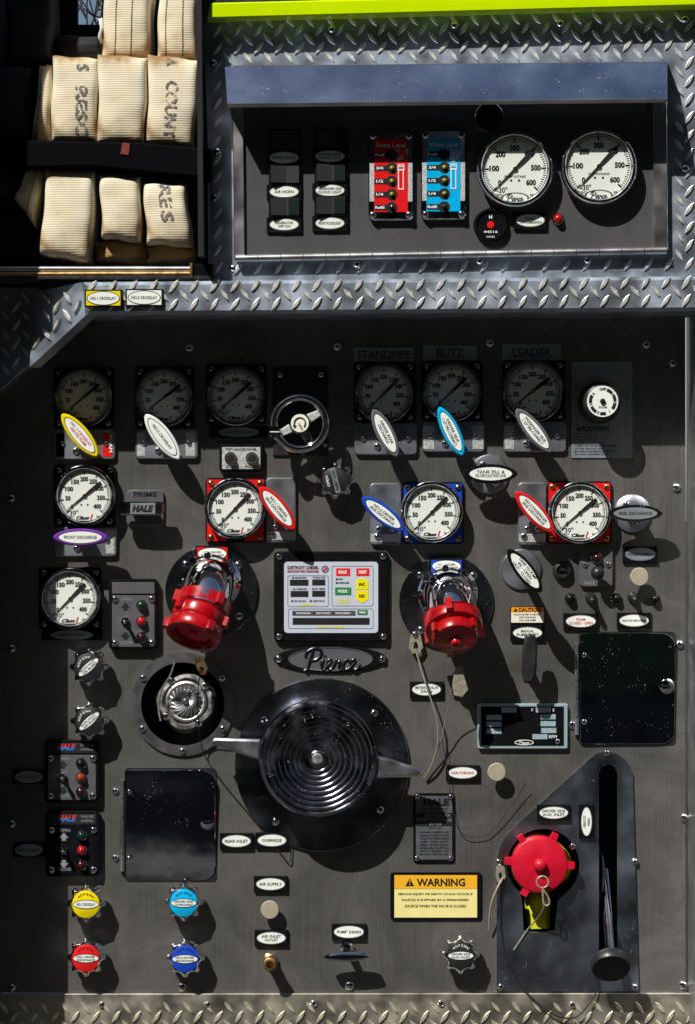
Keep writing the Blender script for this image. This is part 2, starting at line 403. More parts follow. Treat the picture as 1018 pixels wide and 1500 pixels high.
_scr = {}
def screw(parent, u, v, w, r=6, kind='chrome', rot=None):
    if kind not in _scr:
        mb = MB(); mb.lathe([(10, 0), (10, 1.5), (9, 4), (6.5, 6), (3, 7), (1e-7, 7.3)], 16); mb.cur = 1
        mb.box(-5, 5, -1.1, 1.1, 5, 7.35); mb.box(-1.1, 1.1, -5, 5, 5, 7.4)
        _scr[kind] = mb.mesh('screw', {'chrome': ['chrome_clean', 'black_void'], 'gold': ['gold', 'black_void'], 'dark': ['dark_chrome', 'black_void']}[kind])
    o = bpy.data.objects.new('screw', _scr[kind]); COL.objects.link(o); o.parent = parent
    o.location = (u*S, -w*S, v*S); o.scale = (r/10,) * 3; o.rotation_euler = (0, random.uniform(0, 3) if rot is None else rot, 0)
    return o
# ------------------------------------------------------------------ the setting the polished metal reflects
def ground_sheet(name, x0, x1, y0, y1, z, m):
    me = bpy.data.meshes.new(name); me.from_pydata([(x0,y0,z),(x1,y0,z),(x1,y1,z),(x0,y1,z)], [], [(0,1,2,3)]); me.materials.append(M[m])
    o = bpy.data.objects.new(name, me); COL.objects.link(o); o['kind'] = 'structure'; return o
GZ = -1.35
ground_sheet('ground', -400, 400, -400, 400, GZ, 'asphalt')
ground_sheet('grass_verge', -60, 60, -60, -8.6, GZ + .02, 'grass')
def tree_line():
    v = []; f = []; rnd = random.Random(3)
    for k in range(60000):
        x = rnd.uniform(-48, 48); c = 22.0 + 1.6*math.sin(x*.35) + .9*math.sin(x*1.1+1)
        z = rnd.random() ** .8 * c; y = -20 - rnd.random()*4.0 - .7*math.sin(x*1.1)
        s = rnd.uniform(.3, .75); n = Vector((rnd.gauss(0,1), rnd.gauss(0,1), rnd.gauss(0,1))).normalized()
        a = n.orthogonal().normalized(); b = n.cross(a); p = Vector((x, y, GZ + .1 + z)); i = len(v)
        v += [p + a*s, p + b*s*.6, p - a*s, p - b*s*.6]; f.append((i, i+1, i+2, i+3))
    me = bpy.data.meshes.new('tree_line'); me.from_pydata(v, [], f); me.materials.append(M['leaf'])
    o = bpy.data.objects.new('tree_line', me); COL.objects.link(o)
    tag(o, 'dark row of leafy trees mirrored in the polished metal', 'trees', kind='stuff')
tree_line()

def at_px(name, label, cat, px, py, d, group=None):
    o = bpy.data.objects.new(name, None); COL.objects.link(o); o.location = W(px, py, d); o.empty_display_size = .01
    return tag(o, label, cat, group)
def loc_px(parent, px, py, d):
    """photo position at depth d (m) -> the parent's own u, v, w in mm"""
    p = W(px, py, d) - Vector(parent.location); return (p.x/S, p.z/S, -p.y/S)
def sheet(name, parent, poly, d0, d1, m, bev=0.0):
    q = [loc_px(parent, x, y, d1) for x, y in poly]
    mb = MB(); mb.prism([(p[0], p[1]) for p in q], q[0][2] - (d1-d0)/S, q[0][2], bev)
    return mb.build(name, m, parent)

def quad_plate(name, parent, pts, thick, m):
    P = [Vector(loc_px(parent, *p)) for p in pts]
    n = (P[1]-P[0]).cross(P[2]-P[0]).normalized()*thick
    mb = MB(); k = len(P); mb.add(P + [p + n for p in P], [tuple(range(k)), tuple(range(2*k-1, k-1, -1))] + [(i, (i+1) % k, k + (i+1) % k, k + i) for i in range(k)])
    return mb.build(name, m, parent, 30)

# ---- main pump panel, with its openings really cut
UP = 0.118                      # how far the upper instrument panel stands in front of the main panel
panel = at_px('pump_panel', 'brushed stainless steel pump panel carrying the gauges, knobs and outlets', 'panel', 509, 1455, 0)
def aux_hole(g=0):
    pts = []
    for i in range(33):
        a = R(-50 + 280 * i / 32); pts.append((795 + (53+g)*math.cos(a), 1267 - (53+g)*math.sin(a)))
    return pts + [(764-g, 1320), (766-g, 1362+g), (770-g, 1366+g), (808+g, 1366+g), (812+g, 1362+g), (816+g, 1320)]
def slot_hole(g=0):
    return [(890 + (13.5+g)*math.cos(R(180*i/12)), 1134 - (13.5+g)*math.sin(R(180*i/12))) for i in range(13)] + \
           [(890 - (13.5+g)*math.cos(R(180*i/12)), 1424 + (13.5+g)*math.sin(R(180*i/12))) for i in range(13)]
def holed(name, parent, outer, holes, d, thick, m):
    bm = bmesh.new(); loops = []
    for poly in [outer] + holes:
        vs = [bm.verts.new((W(x, y, d) - Vector(parent.location))) for x, y in poly]
        for i in range(len(vs)): loops.append(bm.edges.new((vs[i], vs[(i+1) % len(vs)])))
    bmesh.ops.triangle_fill(bm, use_beauty=True, use_dissolve=False, edges=loops)
    r = bmesh.ops.extrude_face_region(bm, geom=bm.faces[:])
    for e in r['geom']:
        if isinstance(e, bmesh.types.BMVert): e.co.y += thick
    bmesh.ops.recalc_face_normals(bm, faces=bm.faces)
    me = bpy.data.meshes.new(name); bm.to_mesh(me); bm.free(); me.materials.append(M[m])
    o = bpy.data.objects.new(name, me); COL.objects.link(o); o.parent = parent; return o
DR = (268.5, 1031)
holed('face_sheet', panel, [(-30, 400), (1003, 400), (1003, 1454), (-30, 1454)],
      [[(DR[0] + 62*math.cos(2*math.pi*i/48), DR[1] + 62*math.sin(2*math.pi*i/48)) for i in range(48)], aux_hole(3), slot_hole(3)], 0.0, .003, 'stainless')
mb = MB(); q = loc_px(panel, *DR, 0)
mb.lathe([(66, -4), (66, -60), (1e-7, -60)], 40, q[0], q[1], caps=False); mb.build('drain_recess', 'black_satin', panel)
q = loc_px(panel, 795, 1280, 0); MB().ring(circ(92, 24, q[0], q[1]), circ(88, 24, q[0], q[1]), -90, -4).build('inlet_recess', 'black_void', panel)
MB().box(q[0]-92, q[0]+92, q[1]-92, q[1]+92, -94, -91).build('recess_back', 'black_void', panel)
q = loc_px(panel, 890, 1280, 0); MB().box(q[0]-40, q[0]+40, q[1]-175, q[1]+175, -75, -72).build('slot_back', 'black_void', panel)
for (x, y) in [(990,714),(995,944),(1002,1198),(1008-8,1443),(278,510),(495,508),(717,503),(946,505),(985,532),(17,730),(18,950),(18,1207),(18,1447),(268,1446),(512,1444),(838,1062)]:
    q = loc_px(panel, x, y, 0); screw(panel, q[0], q[1], 0, 6.5)

# side walls of the recess the panel sits in
o = at_px('side_wall', 'dark bodywork wall closing the left side of the pump panel', 'wall', -16, 1520, .137)
sheet('wall_sheet', o, [(-120, 300), (-16, 300), (-16, 1560), (-120, 1560)], -.02, .137, 'cab_paint')
o = at_px('side_wall', 'narrow bluish grey metal jamb along the right edge of the pump panel', 'wall', 1030, 1520, .137)
sheet('wall_sheet', o, [(1024.5, 440), (1118, 440), (1118, 1560), (1024.5, 1560)], -.02, .132, 'plain_alu')
o = at_px('shade_wall', 'unseen dark wall for the crew cab rear, added to shade the hoses', 'wall', -95, 177, .30)
sheet('wall_sheet', o, [(-900, -700), (-95, -700), (-95, 177), (-900, 177)], -.6, .30, 'cab_paint')  # out of view, added; edges placed for the shade it casts on the hoses

# ---- tread plates: sheets with raised lugs
def lug_mesh():
    mb = MB(); L, Wd, H = 12.2, 3.7, 2.5
    pts = [(-L,0),(-L*.5,-Wd*.8),(0,-Wd),(L*.5,-Wd*.8),(L,0),(L*.5,Wd*.8),(0,Wd),(-L*.5,Wd*.8)]
    vs = [(x, y, -.4) for x, y in pts] + [(x*.80, y*.52, H) for x, y in pts]
    fs = [(i, (i+1) % 8, 8 + (i+1) % 8, 8 + i) for i in range(8)] + [tuple(range(8, 16))]
    mb.add(vs, fs); return mb.mesh('raised_lug', 'lug', 30)
LUG = lug_mesh(); LUGW = LUG.copy(); LUGW.materials.clear(); LUGW.materials.append(M['lug_warm'])
def lugs(parent, region, d, ox=0, oy=0, x0=-40, x1=1060, y0=-20, y1=1520, pitch=30.0, tilt=0.0, me=None, turn=0):
    n = 0; h = 13.4
    j = int(y0 // h) - 1
    while j * h < y1:
        i = int(x0 // pitch) - 2
        while i * pitch < x1 + pitch:
            x = i*pitch + (pitch/2 if j % 2 else 0) + ox; y = j*h + oy + (x-509)*tilt
            if region(x, y):
                o = bpy.data.objects.new('raised_lug', me or LUG); COL.objects.link(o); o.parent = parent
                q = loc_px(parent, x, y, d(x, y) if callable(d) else d); o.location = (q[0]*S, -q[2]*S, q[1]*S)
                o.rotation_euler = (0, R(-56 if j % 2 else 52) + random.uniform(-.05, .05), R(turn)); n += 1
                k = .96 + random.uniform(-.06, .06); o.scale = (k, random.uniform(.8, 1.2), k)
            i += 1
        j += 1
    return n
def inside(poly):
    def f(x, y):
        c = False; n = len(poly)
        for i in range(n):
            x1, y1 = poly[i]; x2, y2 = poly[i-1]
            if (y1 > y) != (y2 > y) and x < (x2-x1)*(y-y1)/(y2-y1) + x1: c = not c
        return c
    return f
tp = at_px('tread_plate', 'tread plate surround framing the hooded instrument panel above the ledge', 'tread plate', 660, 404, .112)
sheet('plate_sheet', tp, [(296, -40), (1120, -40), (1120, 407), (312, 412)], .02, .112, 'tread')
lugs(tp, lambda x, y: 304 < x < 1030 and 14 < y < 396 + (660-x)*.012 and not (332 < x < 986 and 86 < y < 384), .112, tilt=-.010, ox=4, oy=3)
for (x, y) in [(313,92),(318,222),(315,290),(1003,247),(860,381),(522,387),(702,382),(342,393),(487,43),(665,37),(820,34),(1003,28)]:
    q = loc_px(tp, x, y, .112); screw(tp, q[0], q[1], 0, 5.5)

ld = at_px('tread_plate', 'tread plate ledge overhanging the pump panel, with two crosslay labels on it', 'tread plate', 560, 460, .137)
LEDGE = [(122, 413), (1120, 403.4), (1120, 454.6), (128, 461)]
sheet('ledge_front', ld, LEDGE, .0, .137, 'tread', 5)
WING = [(50, 428), (120.5, 413.5), (126.5, 461.5), (44, 538)]
WD = lambda x, y: .085 + .049*max(0, min(1.05, (x-47)/74))
quad_plate('ledge_wing', ld, [(x, y, WD(x, y)) for x, y in WING], 25, 'tread')
lugs(ld, lambda x, y: inside([(135, 420), (1040, 411), (1040, 450), (135, 456)])(x, y), .137, tilt=-.008, oy=2)
lugs(ld, inside([(57, 434), (113, 421), (117, 458), (52, 522)]), lambda x, y: WD(x, y) + .0022, ox=9, oy=7, turn=-33)
JB = [(-30, 420), (56, 420), (56, 524), (-30, 600)]
sheet('jamb_sheet', ld, JB, .0, .05, 'tread', 1)
lugs(ld, inside([(-14, 430), (46, 430), (46, 520), (-14, 572)]), .05, ox=9, oy=7)
kp = at_px('tread_plate', 'weathered tread plate kick strip under the pump panel', 'tread plate', 509, 1500, .004)
sheet('plate_sheet', kp, [(-40, 1456), (1060, 1455), (1060, 1545), (-40, 1545)], -.02, .006, 'tread_warm', 1)
lugs(kp, lambda x, y: -20 < x < 1040 and 1464 < y < 1520, .006, ox=6, oy=2, me=LUGW)
for (x, y) in [(150,1472),(305,1472),(460,1470),(645,1470),(838,1472)]:
    q = loc_px(kp, x, y, .006); screw(kp, q[0], q[1], q[2], 5)

# lime trim strip at the very top
o = at_px('trim_strip', 'bright lime yellow painted trim strip above the tread plate', 'trim', 305, 28, .144)
sheet('painted_face', o, [(307, 6), (560, 3), (1060, -6), (1060, -60), (300, -60)], .07, .140, 'black_satin')
sheet('lime_band', o, [(304, 27), (1060, 7), (1060, -14), (308, 4)], .09, .146, 'lime', 2)

# ---- upper instrument panel with hood and hinge
ip = at_px('instrument_panel', 'dark grey hooded instrument panel set into the tread plate', 'panel', 660, 374, UP)
sheet('face_sheet', ip, [(343, 96), (977, 90), (978, 368), (345, 379)], .110, UP, 'stainless_grey', .5)
sheet('edge_flange', ip, [(341, 150), (357, 156), (359, 376), (344, 378)], .110, UP + .006, 'plain_alu', 1)
sheet('edge_flange', ip, [(956, 146), (976, 144), (978, 366), (957, 369)], .110, UP + .006, 'plain_alu', 1)
for i in range(19):
    x0 = 346 + i*33.2; x1 = x0 + 32.2
    y0 = 378.5 - (x0-346)*.0185; y1 = 378.5 - (x1-346)*.0185
    a = loc_px(ip, x0, y0, UP+.005); b = loc_px(ip, x1, y1, UP+.005)
    MB().tube([a, b], 5.2, 12).build('hinge_knuckle', 'plain_alu', ip)
hd = at_px('hood', 'polished sheet metal hood sloping out over the instrument panel', 'hood', 655, 95, UP)
HF = .180
HT = .142
quad_plate('top_sheet', hd, [(330, 98, .1135), (977, 91, .1135), (977, 91, HT), (330, 98, HT)], 2, 'hood_metal')
quad_plate('sloped_sheet', hd, [(330, 97.8, HT), (977, 90.8, HT), (977, 145, HF), (334, 152, HF)], 2, 'hood_metal')
quad_plate('front_lip', hd, [(334, 151.5, HF), (977, 144.5, HF), (977, 149.5, HF-.002), (335, 157, HF-.002)], -2, 'plain_alu')
for x, ya, yb, s in ((336, 98, 152, 1), (974, 91, 145, -1)):
    a = Vector(loc_px(hd, x, ya, .1135)); t = Vector(loc_px(hd, x, ya, HT)); b = Vector(loc_px(hd, x, yb, HF)); u = b.x
    mb = MB(); pr = [(a.y-3, a.z), (t.y-3, t.z-1), (b.y-1.5, b.z-1.5), (b.y-6, b.z-2.5), (b.y-9, a.z+6), (b.y-55, a.z)]; k = len(pr)
    mb.add([(u, v, w) for v, w in pr] + [(u + 2*s, v, w) for v, w in pr], [tuple(range(k)), tuple(range(2*k-1, k-1, -1))] + [(i, (i+1) % k, k+(i+1) % k, k+i) for i in range(k)])
    mb.build('cheek', 'plain_alu', hd)

# ---- hose bed and the folded hoses
hb = at_px('hose_bed', 'black hose bed compartment holding the folded hoses', 'compartment', 150, 405, .1)
sheet('back_board', hb, [(-300, -100), (114, -100), (114, 34), (150, 34), (150, -100), (420, -100), (420, 430), (-300, 430)][:2] + [(114, 430), (-300, 430)], -.62, -.60, 'black_void')
sheet('back_board', hb, [(114.3, 36), (420, 36), (420, 430), (114.3, 430)], -.62, -.601, 'black_void')
sheet('back_board', hb, [(150, -100), (420, -100), (420, 35.7), (150, 35.7)], -.62, -.601, 'black_void')
sheet('divider', hb, [(288, -100), (295, -100), (299, 375), (291, 375)], -.6, .166, 'black_void')
sheet('floor_board', hb, [(-120, 402), (300, 402), (300, 411), (-120, 411)], -.6, .122, 'black_satin')
sheet('front_rail', hb, [(-120, 404), (310, 404), (310, 409.5), (-120, 409.5)], .123, .132, 'black_satin', 1)
ra = at_px('roller_rail', 'brass coloured roller rail with a black end bracket below the hoses', 'rail', 140, 396, .126)
a = loc_px(ra, -40, 394, .126); b = loc_px(ra, 279, 394, .126)
MB().tube([a, b], 4.2, 14).build('roller', 'plain_alu', ra)
a = loc_px(ra, -40, 402, .128); b = loc_px(ra, 279, 401, .128)
MB().tube([a, b], 3.6, 14).build('roller', 'brass', ra)
q = loc_px(ra, 297, 396, .126); MB().box(q[0]-17, q[0]+17, q[1]-10, q[1]+9, q[2]-25, q[2]+5, 2).build('end_bracket', 'black_gloss', ra)
q = loc_px(ra, 281, 396, .128); MB().box(q[0]-2, q[0]+2, q[1]-11, q[1]+10, q[2]-25, q[2]+7, .8).build('end_plate', 'brass', ra)

def hose(name, label, TL, TR, BR, BL, d, m='canvas', thick=.10, group=None, dash=None, round_=12, seed=0, puff=.005, stencil=None):
    o = at_px(name, label, 'hose', (BL[0]+BR[0])/2, (BL[1]+BR[1])/2, d, group)
    c = [Vector(loc_px(o, p[0], p[1], d)) for p in (TL, TR, BR, BL)]
    nu, nv = 18, 26; vs = []; fs = []; rnd = random.Random(seed); ph = rnd.uniform(0, 6)
    def surf(u, v):        # -1..1
        a = (u+1)/2; b = (1-v)/2
        p = c[0]*(1-a)*(1-b) + c[1]*a*(1-b) + c[2]*a*b + c[3]*(1-a)*b
        e = ((1 - abs(u)**round_) * (1 - abs(v)**round_))
        w = -thick/S*.20*(1 - max(e, 0)**.45) + puff/S*(1-u*u)*(1-v*v)
        w += 1.6*math.sin(u*2.3+ph)*math.cos(v*3.1+ph) + .7*math.sin(v*9+ph*2)*u
        lat = 1.2*math.sin(v*4+ph)
        return Vector((p.x + lat*abs(u), p.y + .9*math.sin(u*5+ph)*abs(v), p.z + w))
    # denser rows towards the rolled edges
    us = [math.sin(math.pi/2*(-1 + 2*i/nu)) for i in range(nu+1)]; vv = [math.sin(math.pi/2*(-1 + 2*j/nv)) for j in range(nv+1)]
    for v in vv:
        for u in us: vs.append(surf(u, v))
    n1 = nu + 1
    for j in range(nv):
        for i in range(nu): fs.append((j*n1+i, j*n1+i+1, (j+1)*n1+i+1, (j+1)*n1+i))
    rim = [i for i in range(n1)] + [j*n1+nu for j in range(1, nv+1)] + [nv*n1+i for i in range(nu-1, -1, -1)] + [j*n1 for j in range(nv-1, 0, -1)]
    b0 = len(vs)
    for k in rim: vs.append(Vector((vs[k].x, vs[k].y, -thick/S)))
    L = len(rim)
    for k in range(L): fs.append((rim[k], rim[(k+1) % L], b0 + (k+1) % L, b0 + k))
    fs.append(tuple(range(b0, b0+L)))
    MB().add(vs, fs).build('jacket', m, o, 60)
    for u0 in (dash or []):
        mb = MB(); n = 30
        for k in range(n):
            v0 = -1 + 2*(k+.2)/n; v1 = v0 + 1.1/n
            if abs(v0) > .97 or abs(v1) > .97: continue
            p = surf(u0, v0); q = surf(u0, v1); t = Vector((1.0, 0, 0)); z = Vector((0, 0, .5))
            mb.add([p-t+z, p+t+z, q+t+z, q-t+z], [(0, 1, 2, 3)])
        mb.build('stitch_line', 'dash_ink', o)
    for (s, u0, v0, h, ln) in (stencil or []):
        vs2, fs2, tw, th = text_mesh(s, .035, 0)
        half_v = (c[0]-c[3]).length/2; half_u = (c[1]-c[0]).length/2; pts = []
        for x, y in vs2:
            du = y*h/th; dv = -x*ln/tw
            p = surf(max(-.98, min(.98, u0 + du/half_u)), max(-.98, min(.98, v0 + dv/half_v))); pts.append(p + Vector((0, 0, .9)))
        MB().add(pts, fs2).build('lettering', 'stencil', o)
    return o
HD = .138
G = None
hose('fire_hose', 'narrow cream hose fold with one stitch line, outermost above the black band', (58,94),(76,91),(76,207),(45,207), HD-.02, seed=1, dash=[-.45], round_=4)
hose('fire_hose', 'cream folded hose stencilled RESC above the black band', (76,79),(143.5,83),(143.5,208),(74,207), HD, seed=2, stencil=[('S', .35, .72, 17, 11), ('RESC', .32, -.30, 17, 72)])
hose('fire_hose', 'plain stained cream folded hose above the black band', (143,77),(217,82),(212,210),(143,208), HD+.006, seed=3)
hose('fire_hose', 'cream folded hose stencilled COUNT above the black band', (217,77),(294,86),(284,217),(214,208), HD+.004, seed=4, stencil=[('A', -.05, .86, 15, 14), ('COUNT', -.02, -.22, 19, 82)])
hose('fire_hose', 'cream hose length with two stitch lines hanging above the plain hose fold', (154,-30),(222,-30),(218,86),(148,86), HD-.04, seed=5, dash=[-.42, .25])
hose('fire_hose', 'tan stained hose length with two stitch lines hanging above the COUNT hose fold', (234,-30),(289,-30),(289,86),(229,86), HD-.04, seed=6, dash=[-.55, .3])
hose('fire_hose', 'slanting cream hose fold with a stitch line below the black band', (40,246),(67,243),(52,332),(20,288), HD-.02, seed=7, dash=[.15], round_=5)
hose('fire_hose', 'wide plain cream hose fold below the black band with brown stained end', (68,242),(140,248),(132,384),(57,370), HD, seed=8)
hose('fire_hose', 'ribbed cream hose fold hanging between two others below the black band', (145,253),(206,256),(206,354),(149,346), HD, seed=9)
hose('fire_hose', 'cream hose fold stencilled RES below the black band', (209,266),(272,267),(282,361),(215,355), HD+.003, seed=10, stencil=[('RE', .02, .55, 18, 32), ('S', .02, -.12, 18, 16)])
hose('fire_hose', 'flat brown stained hose end under the ribbed hose fold', (139,352),(215,352),(215,382),(141,381), HD-.03, 'canvas_brown', seed=11, round_=4)
hose('fire_hose', 'flat brown stained hose end under the RES hose fold', (216,356),(290,358),(288,382),(216,381), HD-.03, 'canvas_brown', seed=12, round_=4)
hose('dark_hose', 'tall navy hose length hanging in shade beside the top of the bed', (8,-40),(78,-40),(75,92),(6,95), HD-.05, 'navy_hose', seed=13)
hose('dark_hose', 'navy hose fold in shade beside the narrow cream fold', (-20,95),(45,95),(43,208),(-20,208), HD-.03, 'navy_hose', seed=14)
hose('dark_hose', 'navy hose fold in shade under the black band', (-20,245),(36,246),(20,290),(52,334), HD-.05, 'navy_hose', seed=15)
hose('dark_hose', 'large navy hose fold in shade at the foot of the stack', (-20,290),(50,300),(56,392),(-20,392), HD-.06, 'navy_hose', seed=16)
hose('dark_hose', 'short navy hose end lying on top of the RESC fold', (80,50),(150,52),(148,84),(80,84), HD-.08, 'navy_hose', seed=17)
hose('hose_end', 'small white frayed hose end standing above the folds', (146,26),(152,25),(151,58),(145,58), HD-.05, 'white_label', thick=.03, seed=18)
st = at_px('gap_band', 'wide black band filling the dark gap between the hose rows, with a red tag', 'gap_band', 150, 225, .150)
sheet('gap_black', st, [(-40, 205), (75, 206), (200, 208), (310, 218), (310, 262), (208, 252), (140, 244), (-40, 246)], .10, .150, 'gap_black', 3)  # flush black sheet standing in for the shade of the deep gap
sheet('tag', st, [(180, 209), (191, 210), (189, 227), (177, 225)], .1505, .152, 'tag_red')
# daylight tree seen through the gap at the back of the bed
tr = bpy.data.objects.new('bare_tree', None); COL.objects.link(tr); tr.location = (-.95, 6, GZ)
tag(tr, 'dark twiggy tree against blue sky in the gap behind the hoses', 'tree')
rnd = random.Random(5)
def tw(p, d, L, r, mb, lev):
    q = p + d*L; mb.tube([p, (p+q)/2 + Vector((rnd.gauss(0, L*.04),)*3), q], [r, r*.85, r*.7], 5)
    if lev > 0:
        for k in range(3):
            nd = (d + Vector((rnd.gauss(0,.55), rnd.gauss(0,.45), rnd.gauss(0,.55)))).normalized(); tw(q, nd, L*.68, r*.62, mb, lev-1)
mb = MB(); mb.tube([(0,0,0),(20,1200,0),(0,2300,0)], [70,55,40], 8); mb.build('trunk', 'bark', tr)
mb = MB()
for k in range(9): tw(Vector((0, 1500+k*110, 0)), Vector((rnd.gauss(0,.8), .7, rnd.gauss(0,.5))).normalized(), 620, 20, mb, 4)
mb.build('crown', 'bark', tr)
# ------------------------------------------------------------------ component builders (all in mm, seen from the front)
def pt(a, r, cx=0, cy=0):            # clock angle (deg clockwise from the top)
    return (cx + r*math.sin(R(a)), cy + r*math.cos(R(a)))
_gm = {}
def gauge(label, px, py, r=44, base=0.0, big=None, front=26, bezel='dark_chrome', group=None, needle=228):
    o = thing('pressure_gauge', label, 'gauge', px, py, base, front, group)
    k = r/44.0; F = front; key = (r, front, bezel, big)
    def shared(name, fn, m, par):
        kk = key + (name,)
        if kk not in _gm:
            mb = MB(); fn(mb); _gm[kk] = mb.mesh(name, m)
        ob = bpy.data.objects.new(name, _gm[kk]); COL.objects.link(ob); ob.parent = par; return ob
    shared('case', lambda mb: mb.lathe([(r*.93, 0), (r*.93, F-7)], 40), 'black_satin', o)
    shared('bezel', lambda mb: mb.lathe([(r*.96, F-11), (r, F-9), (r, F-3), (r*.975, F), (r*.94, F+1.6), (r*.89, F+1.2), (r*.855, F-1), (r*.845, F-5), (r*.83, F-5), (r*.83, F-11), (r*.96, F-11)], 64), bezel, o)
    dial = shared('dial', lambda mb: mb.lathe([(r*.875, F-8), (r*.875, F-5)], 56), 'dial', o)
    def ticks(mb):
        n = 80 if not big else 60
        for i in range(n+1):
            a = -135 + 268*i/n; maj = i % (10 if not big else 10) == 0; mid = i % 5 == 0
            r0 = r*(.68 if maj else .72 if mid else .745); r1 = r*.81; hw = (.85 if maj else .42)*k*(1.15 if big else 1)
            c, s = pt(a, 1)[1], pt(a, 1)[0]
            p = [(r0*s - hw*c, r0*c + hw*s, F-4.7), (r0*s + hw*c, r0*c - hw*s, F-4.7), (r1*s + hw*c, r1*c - hw*s, F-4.7), (r1*s - hw*c, r1*c + hw*s, F-4.7)]
            mb.add(p, [(0, 1, 2, 3)])
        for sx in (-4.5, 4.5): mb.prism(circ(1.3*k, 12, sx*k, -13*k), F-5, F-4.6)
    shared('tick_marks', ticks, 'ink', dial)
    nums = [('0', 0), ('50', 50), ('100', 100), ('150', 150), ('200', 200), ('250', 250), ('300', 300), ('350', 350), ('400', 400)] if not big else [(str(v), v) for v in range(0, 601, 100)]
    full = 400 if not big else 600
    for s, v in nums:
        a = -132 + 262*v/full
        u, w_ = pt(a, r*(.54 if not big else .54)); txt(dial, s, u, w_*1.0, F-4.6, 7.0*k, width=(3.7*len(s)+.2)*k, bold=.045, name='numeral')
    txt(dial, '30"' if not big else '-30"', -15*k, -24*k, F-4.6, 6.6*k, width=12*k, bold=.015, name='numeral')
    txt(dial, 'VAC', -18.5*k, -29.5*k, F-4.6, 3*k, bold=.02); txt(dial, 'psi', 19*k, -29.5*k, F-4.6, 3.6*k, bold=.02)
    if not big:
        txt(dial, 'Class', -2.5*k, -31.5*k, F-4.6, 5.2*k, width=19*k, bold=.05, shear=.35); txt(dial, '1', 10*k, -30.5*k, F-4.6, 8*k, bold=.05, shear=.3, m='ink_red')
        mb = MB(); mb.box(-12*k, 11*k, -36.2*k, -35.5*k, F-5, F-4.6); mb.build('underline', 'ink', dial)
    else:
        txt(dial, big, 0, -8.5*k, F-4.6, 2.6*k, width=24*k, bold=.01)
        e = MB(); e.prism(ell(16*k, 6.2*k, 0, 0, -33*k), F-5, F-4.6); e.build('logo_oval', 'ink', dial)
        e = MB(); e.prism(ell(14*k, 5*k, 0, 0, -33*k), F-4.6, F-4.4); e.build('logo_oval', 'dial', dial)
        pierce(dial, 0, -33*k, F-4.2, 21*k, .45*k, 'ink')
    nd = MB(); a = R(90-needle + random.uniform(-4, 4)); c, s = math.cos(a), math.sin(a)
    def rp(x, y): return (x*c - y*s, x*s + y*c)
    nd.prism([rp(-30*k, -1.9*k), rp(-26*k, -2.6*k), rp(-10*k, -2.2*k), rp(0, -1.3*k), rp(34*k, -.35*k), rp(34*k, .35*k), rp(0, 1.3*k), rp(-10*k, 2.2*k), rp(-26*k, 2.6*k), rp(-30*k, 1.9*k)], F-3.9, F-3.3)
    nd = nd.build('needle', 'ink', o); MB().lathe([(2.6*k, F-4.5), (2.6*k, F-2.6), (1e-7, F-2.4)], 16).build('hub', 'gold', nd)
    shared('lens', lambda mb: mb.lathe([(r*.875, F-1.8), (r*.875, F-1.2)], 40), 'lens', o)
    return o

def oval_plate(parent, cx, cy, a, b, rot, w0, thick, rim, face, lines, ink='ink', name='name_plate', th=4.2, line_gap=5.4, ring=True):
    e = MB(); e.prism(ell(a, b, rot, cx, cy, 44, 1.18), w0, w0+thick, 1.6); pl = e.build(name, rim, parent)
    w = w0 + thick
    if ring: e = MB(); e.prism(ell(a*.83, b*.75, rot, cx, cy, 40, 1.1), w-.4, w+.25); e.build('outline', 'ink', pl)
    e = MB(); e.prism(ell(a*.79, b*.68, rot, cx, cy, 40, 1.1), w-.3, w+.5); e.build('insert', face, pl)
    n = len(lines)
    for i, t in enumerate(lines):
        off = ((n-1)/2 - i)*line_gap
        txt(pl, t, cx - off*math.sin(rot), cy + off*math.cos(rot), w+.75, th, width=min(1.20*a if n == 1 else 1.12*a, len(t)*th*.80), m=ink, rot=rot, bold=.015)
    return pl

def pull_handle(label, px, py, a, b, deg, rim, lines, ink='ink', d=47, face='white_label', bracket=None, group='oval pull handles', base_disc=None, th=4.2, shank=22, foil=None, tabs=None, rod_len=None):
    """oval pull handle: shank, oval grip with its name plate, plus the bracket plate it slides in"""
    o = thing('pull_control', label, 'valve handle', px, py, 0, d, group)
    rot = R(deg)
    pl = oval_plate(o, 0, 0, a, b, rot, d-9, 10, rim, face, lines, ink, 'grip', th)
    mb = MB(); mb.prism(ell(shank*.62, 6.5, rot, 0, 0, 20), 0, d-9); mb.build('shank', 'chrome' if base_disc else 'dark_chrome', o)
    if base_disc:
        r, m = base_disc; mb = MB(); mb.lathe([(r, 0), (r, 3), (r-2, 5), (r*.5, 6.5), (1e-7, 7)], 40, 0, 0); bd = mb.build('base_disc', m, o)
        for s in (-1, 1): screw(bd, s*r*.55*math.cos(R(125)), s*r*.55*math.sin(R(55)), 5.4, 5.5)
    if bracket:
        x0, x1, y0, y1 = bracket
        p0 = W(x0, y1) - o.location; p1 = W(x1, y0) - o.location
        u0, v0, u1, v1 = p0.x/S, p0.z/S, p1.x/S, p1.z/S
        mb = MB(); mb.prism(rrect(u1-u0, v1-v0, 6, (u0+u1)/2, (v0+v1)/2), 0, 7, 1.2); br = mb.build('bracket_plate', 'plate_steel', o)
        fw = 15
        for (fu0, fu1, fm) in (foil or []):
            mb = MB(); mb.box(u0+fu0, u0+fu1, v0+4, v0+4+ (tabs or 34), 6.8, 7.5, .2); mb.build('foil_patch', fm, br)
        for (su, sv, sr) in ((u0+13, v0+23, 5.5), (u1-13, v0+23, 5.5), ((u0+u1)/2-12, v0+12, 6.5)): screw(br, su, sv, 7, sr*.8, 'chrome')
    return o

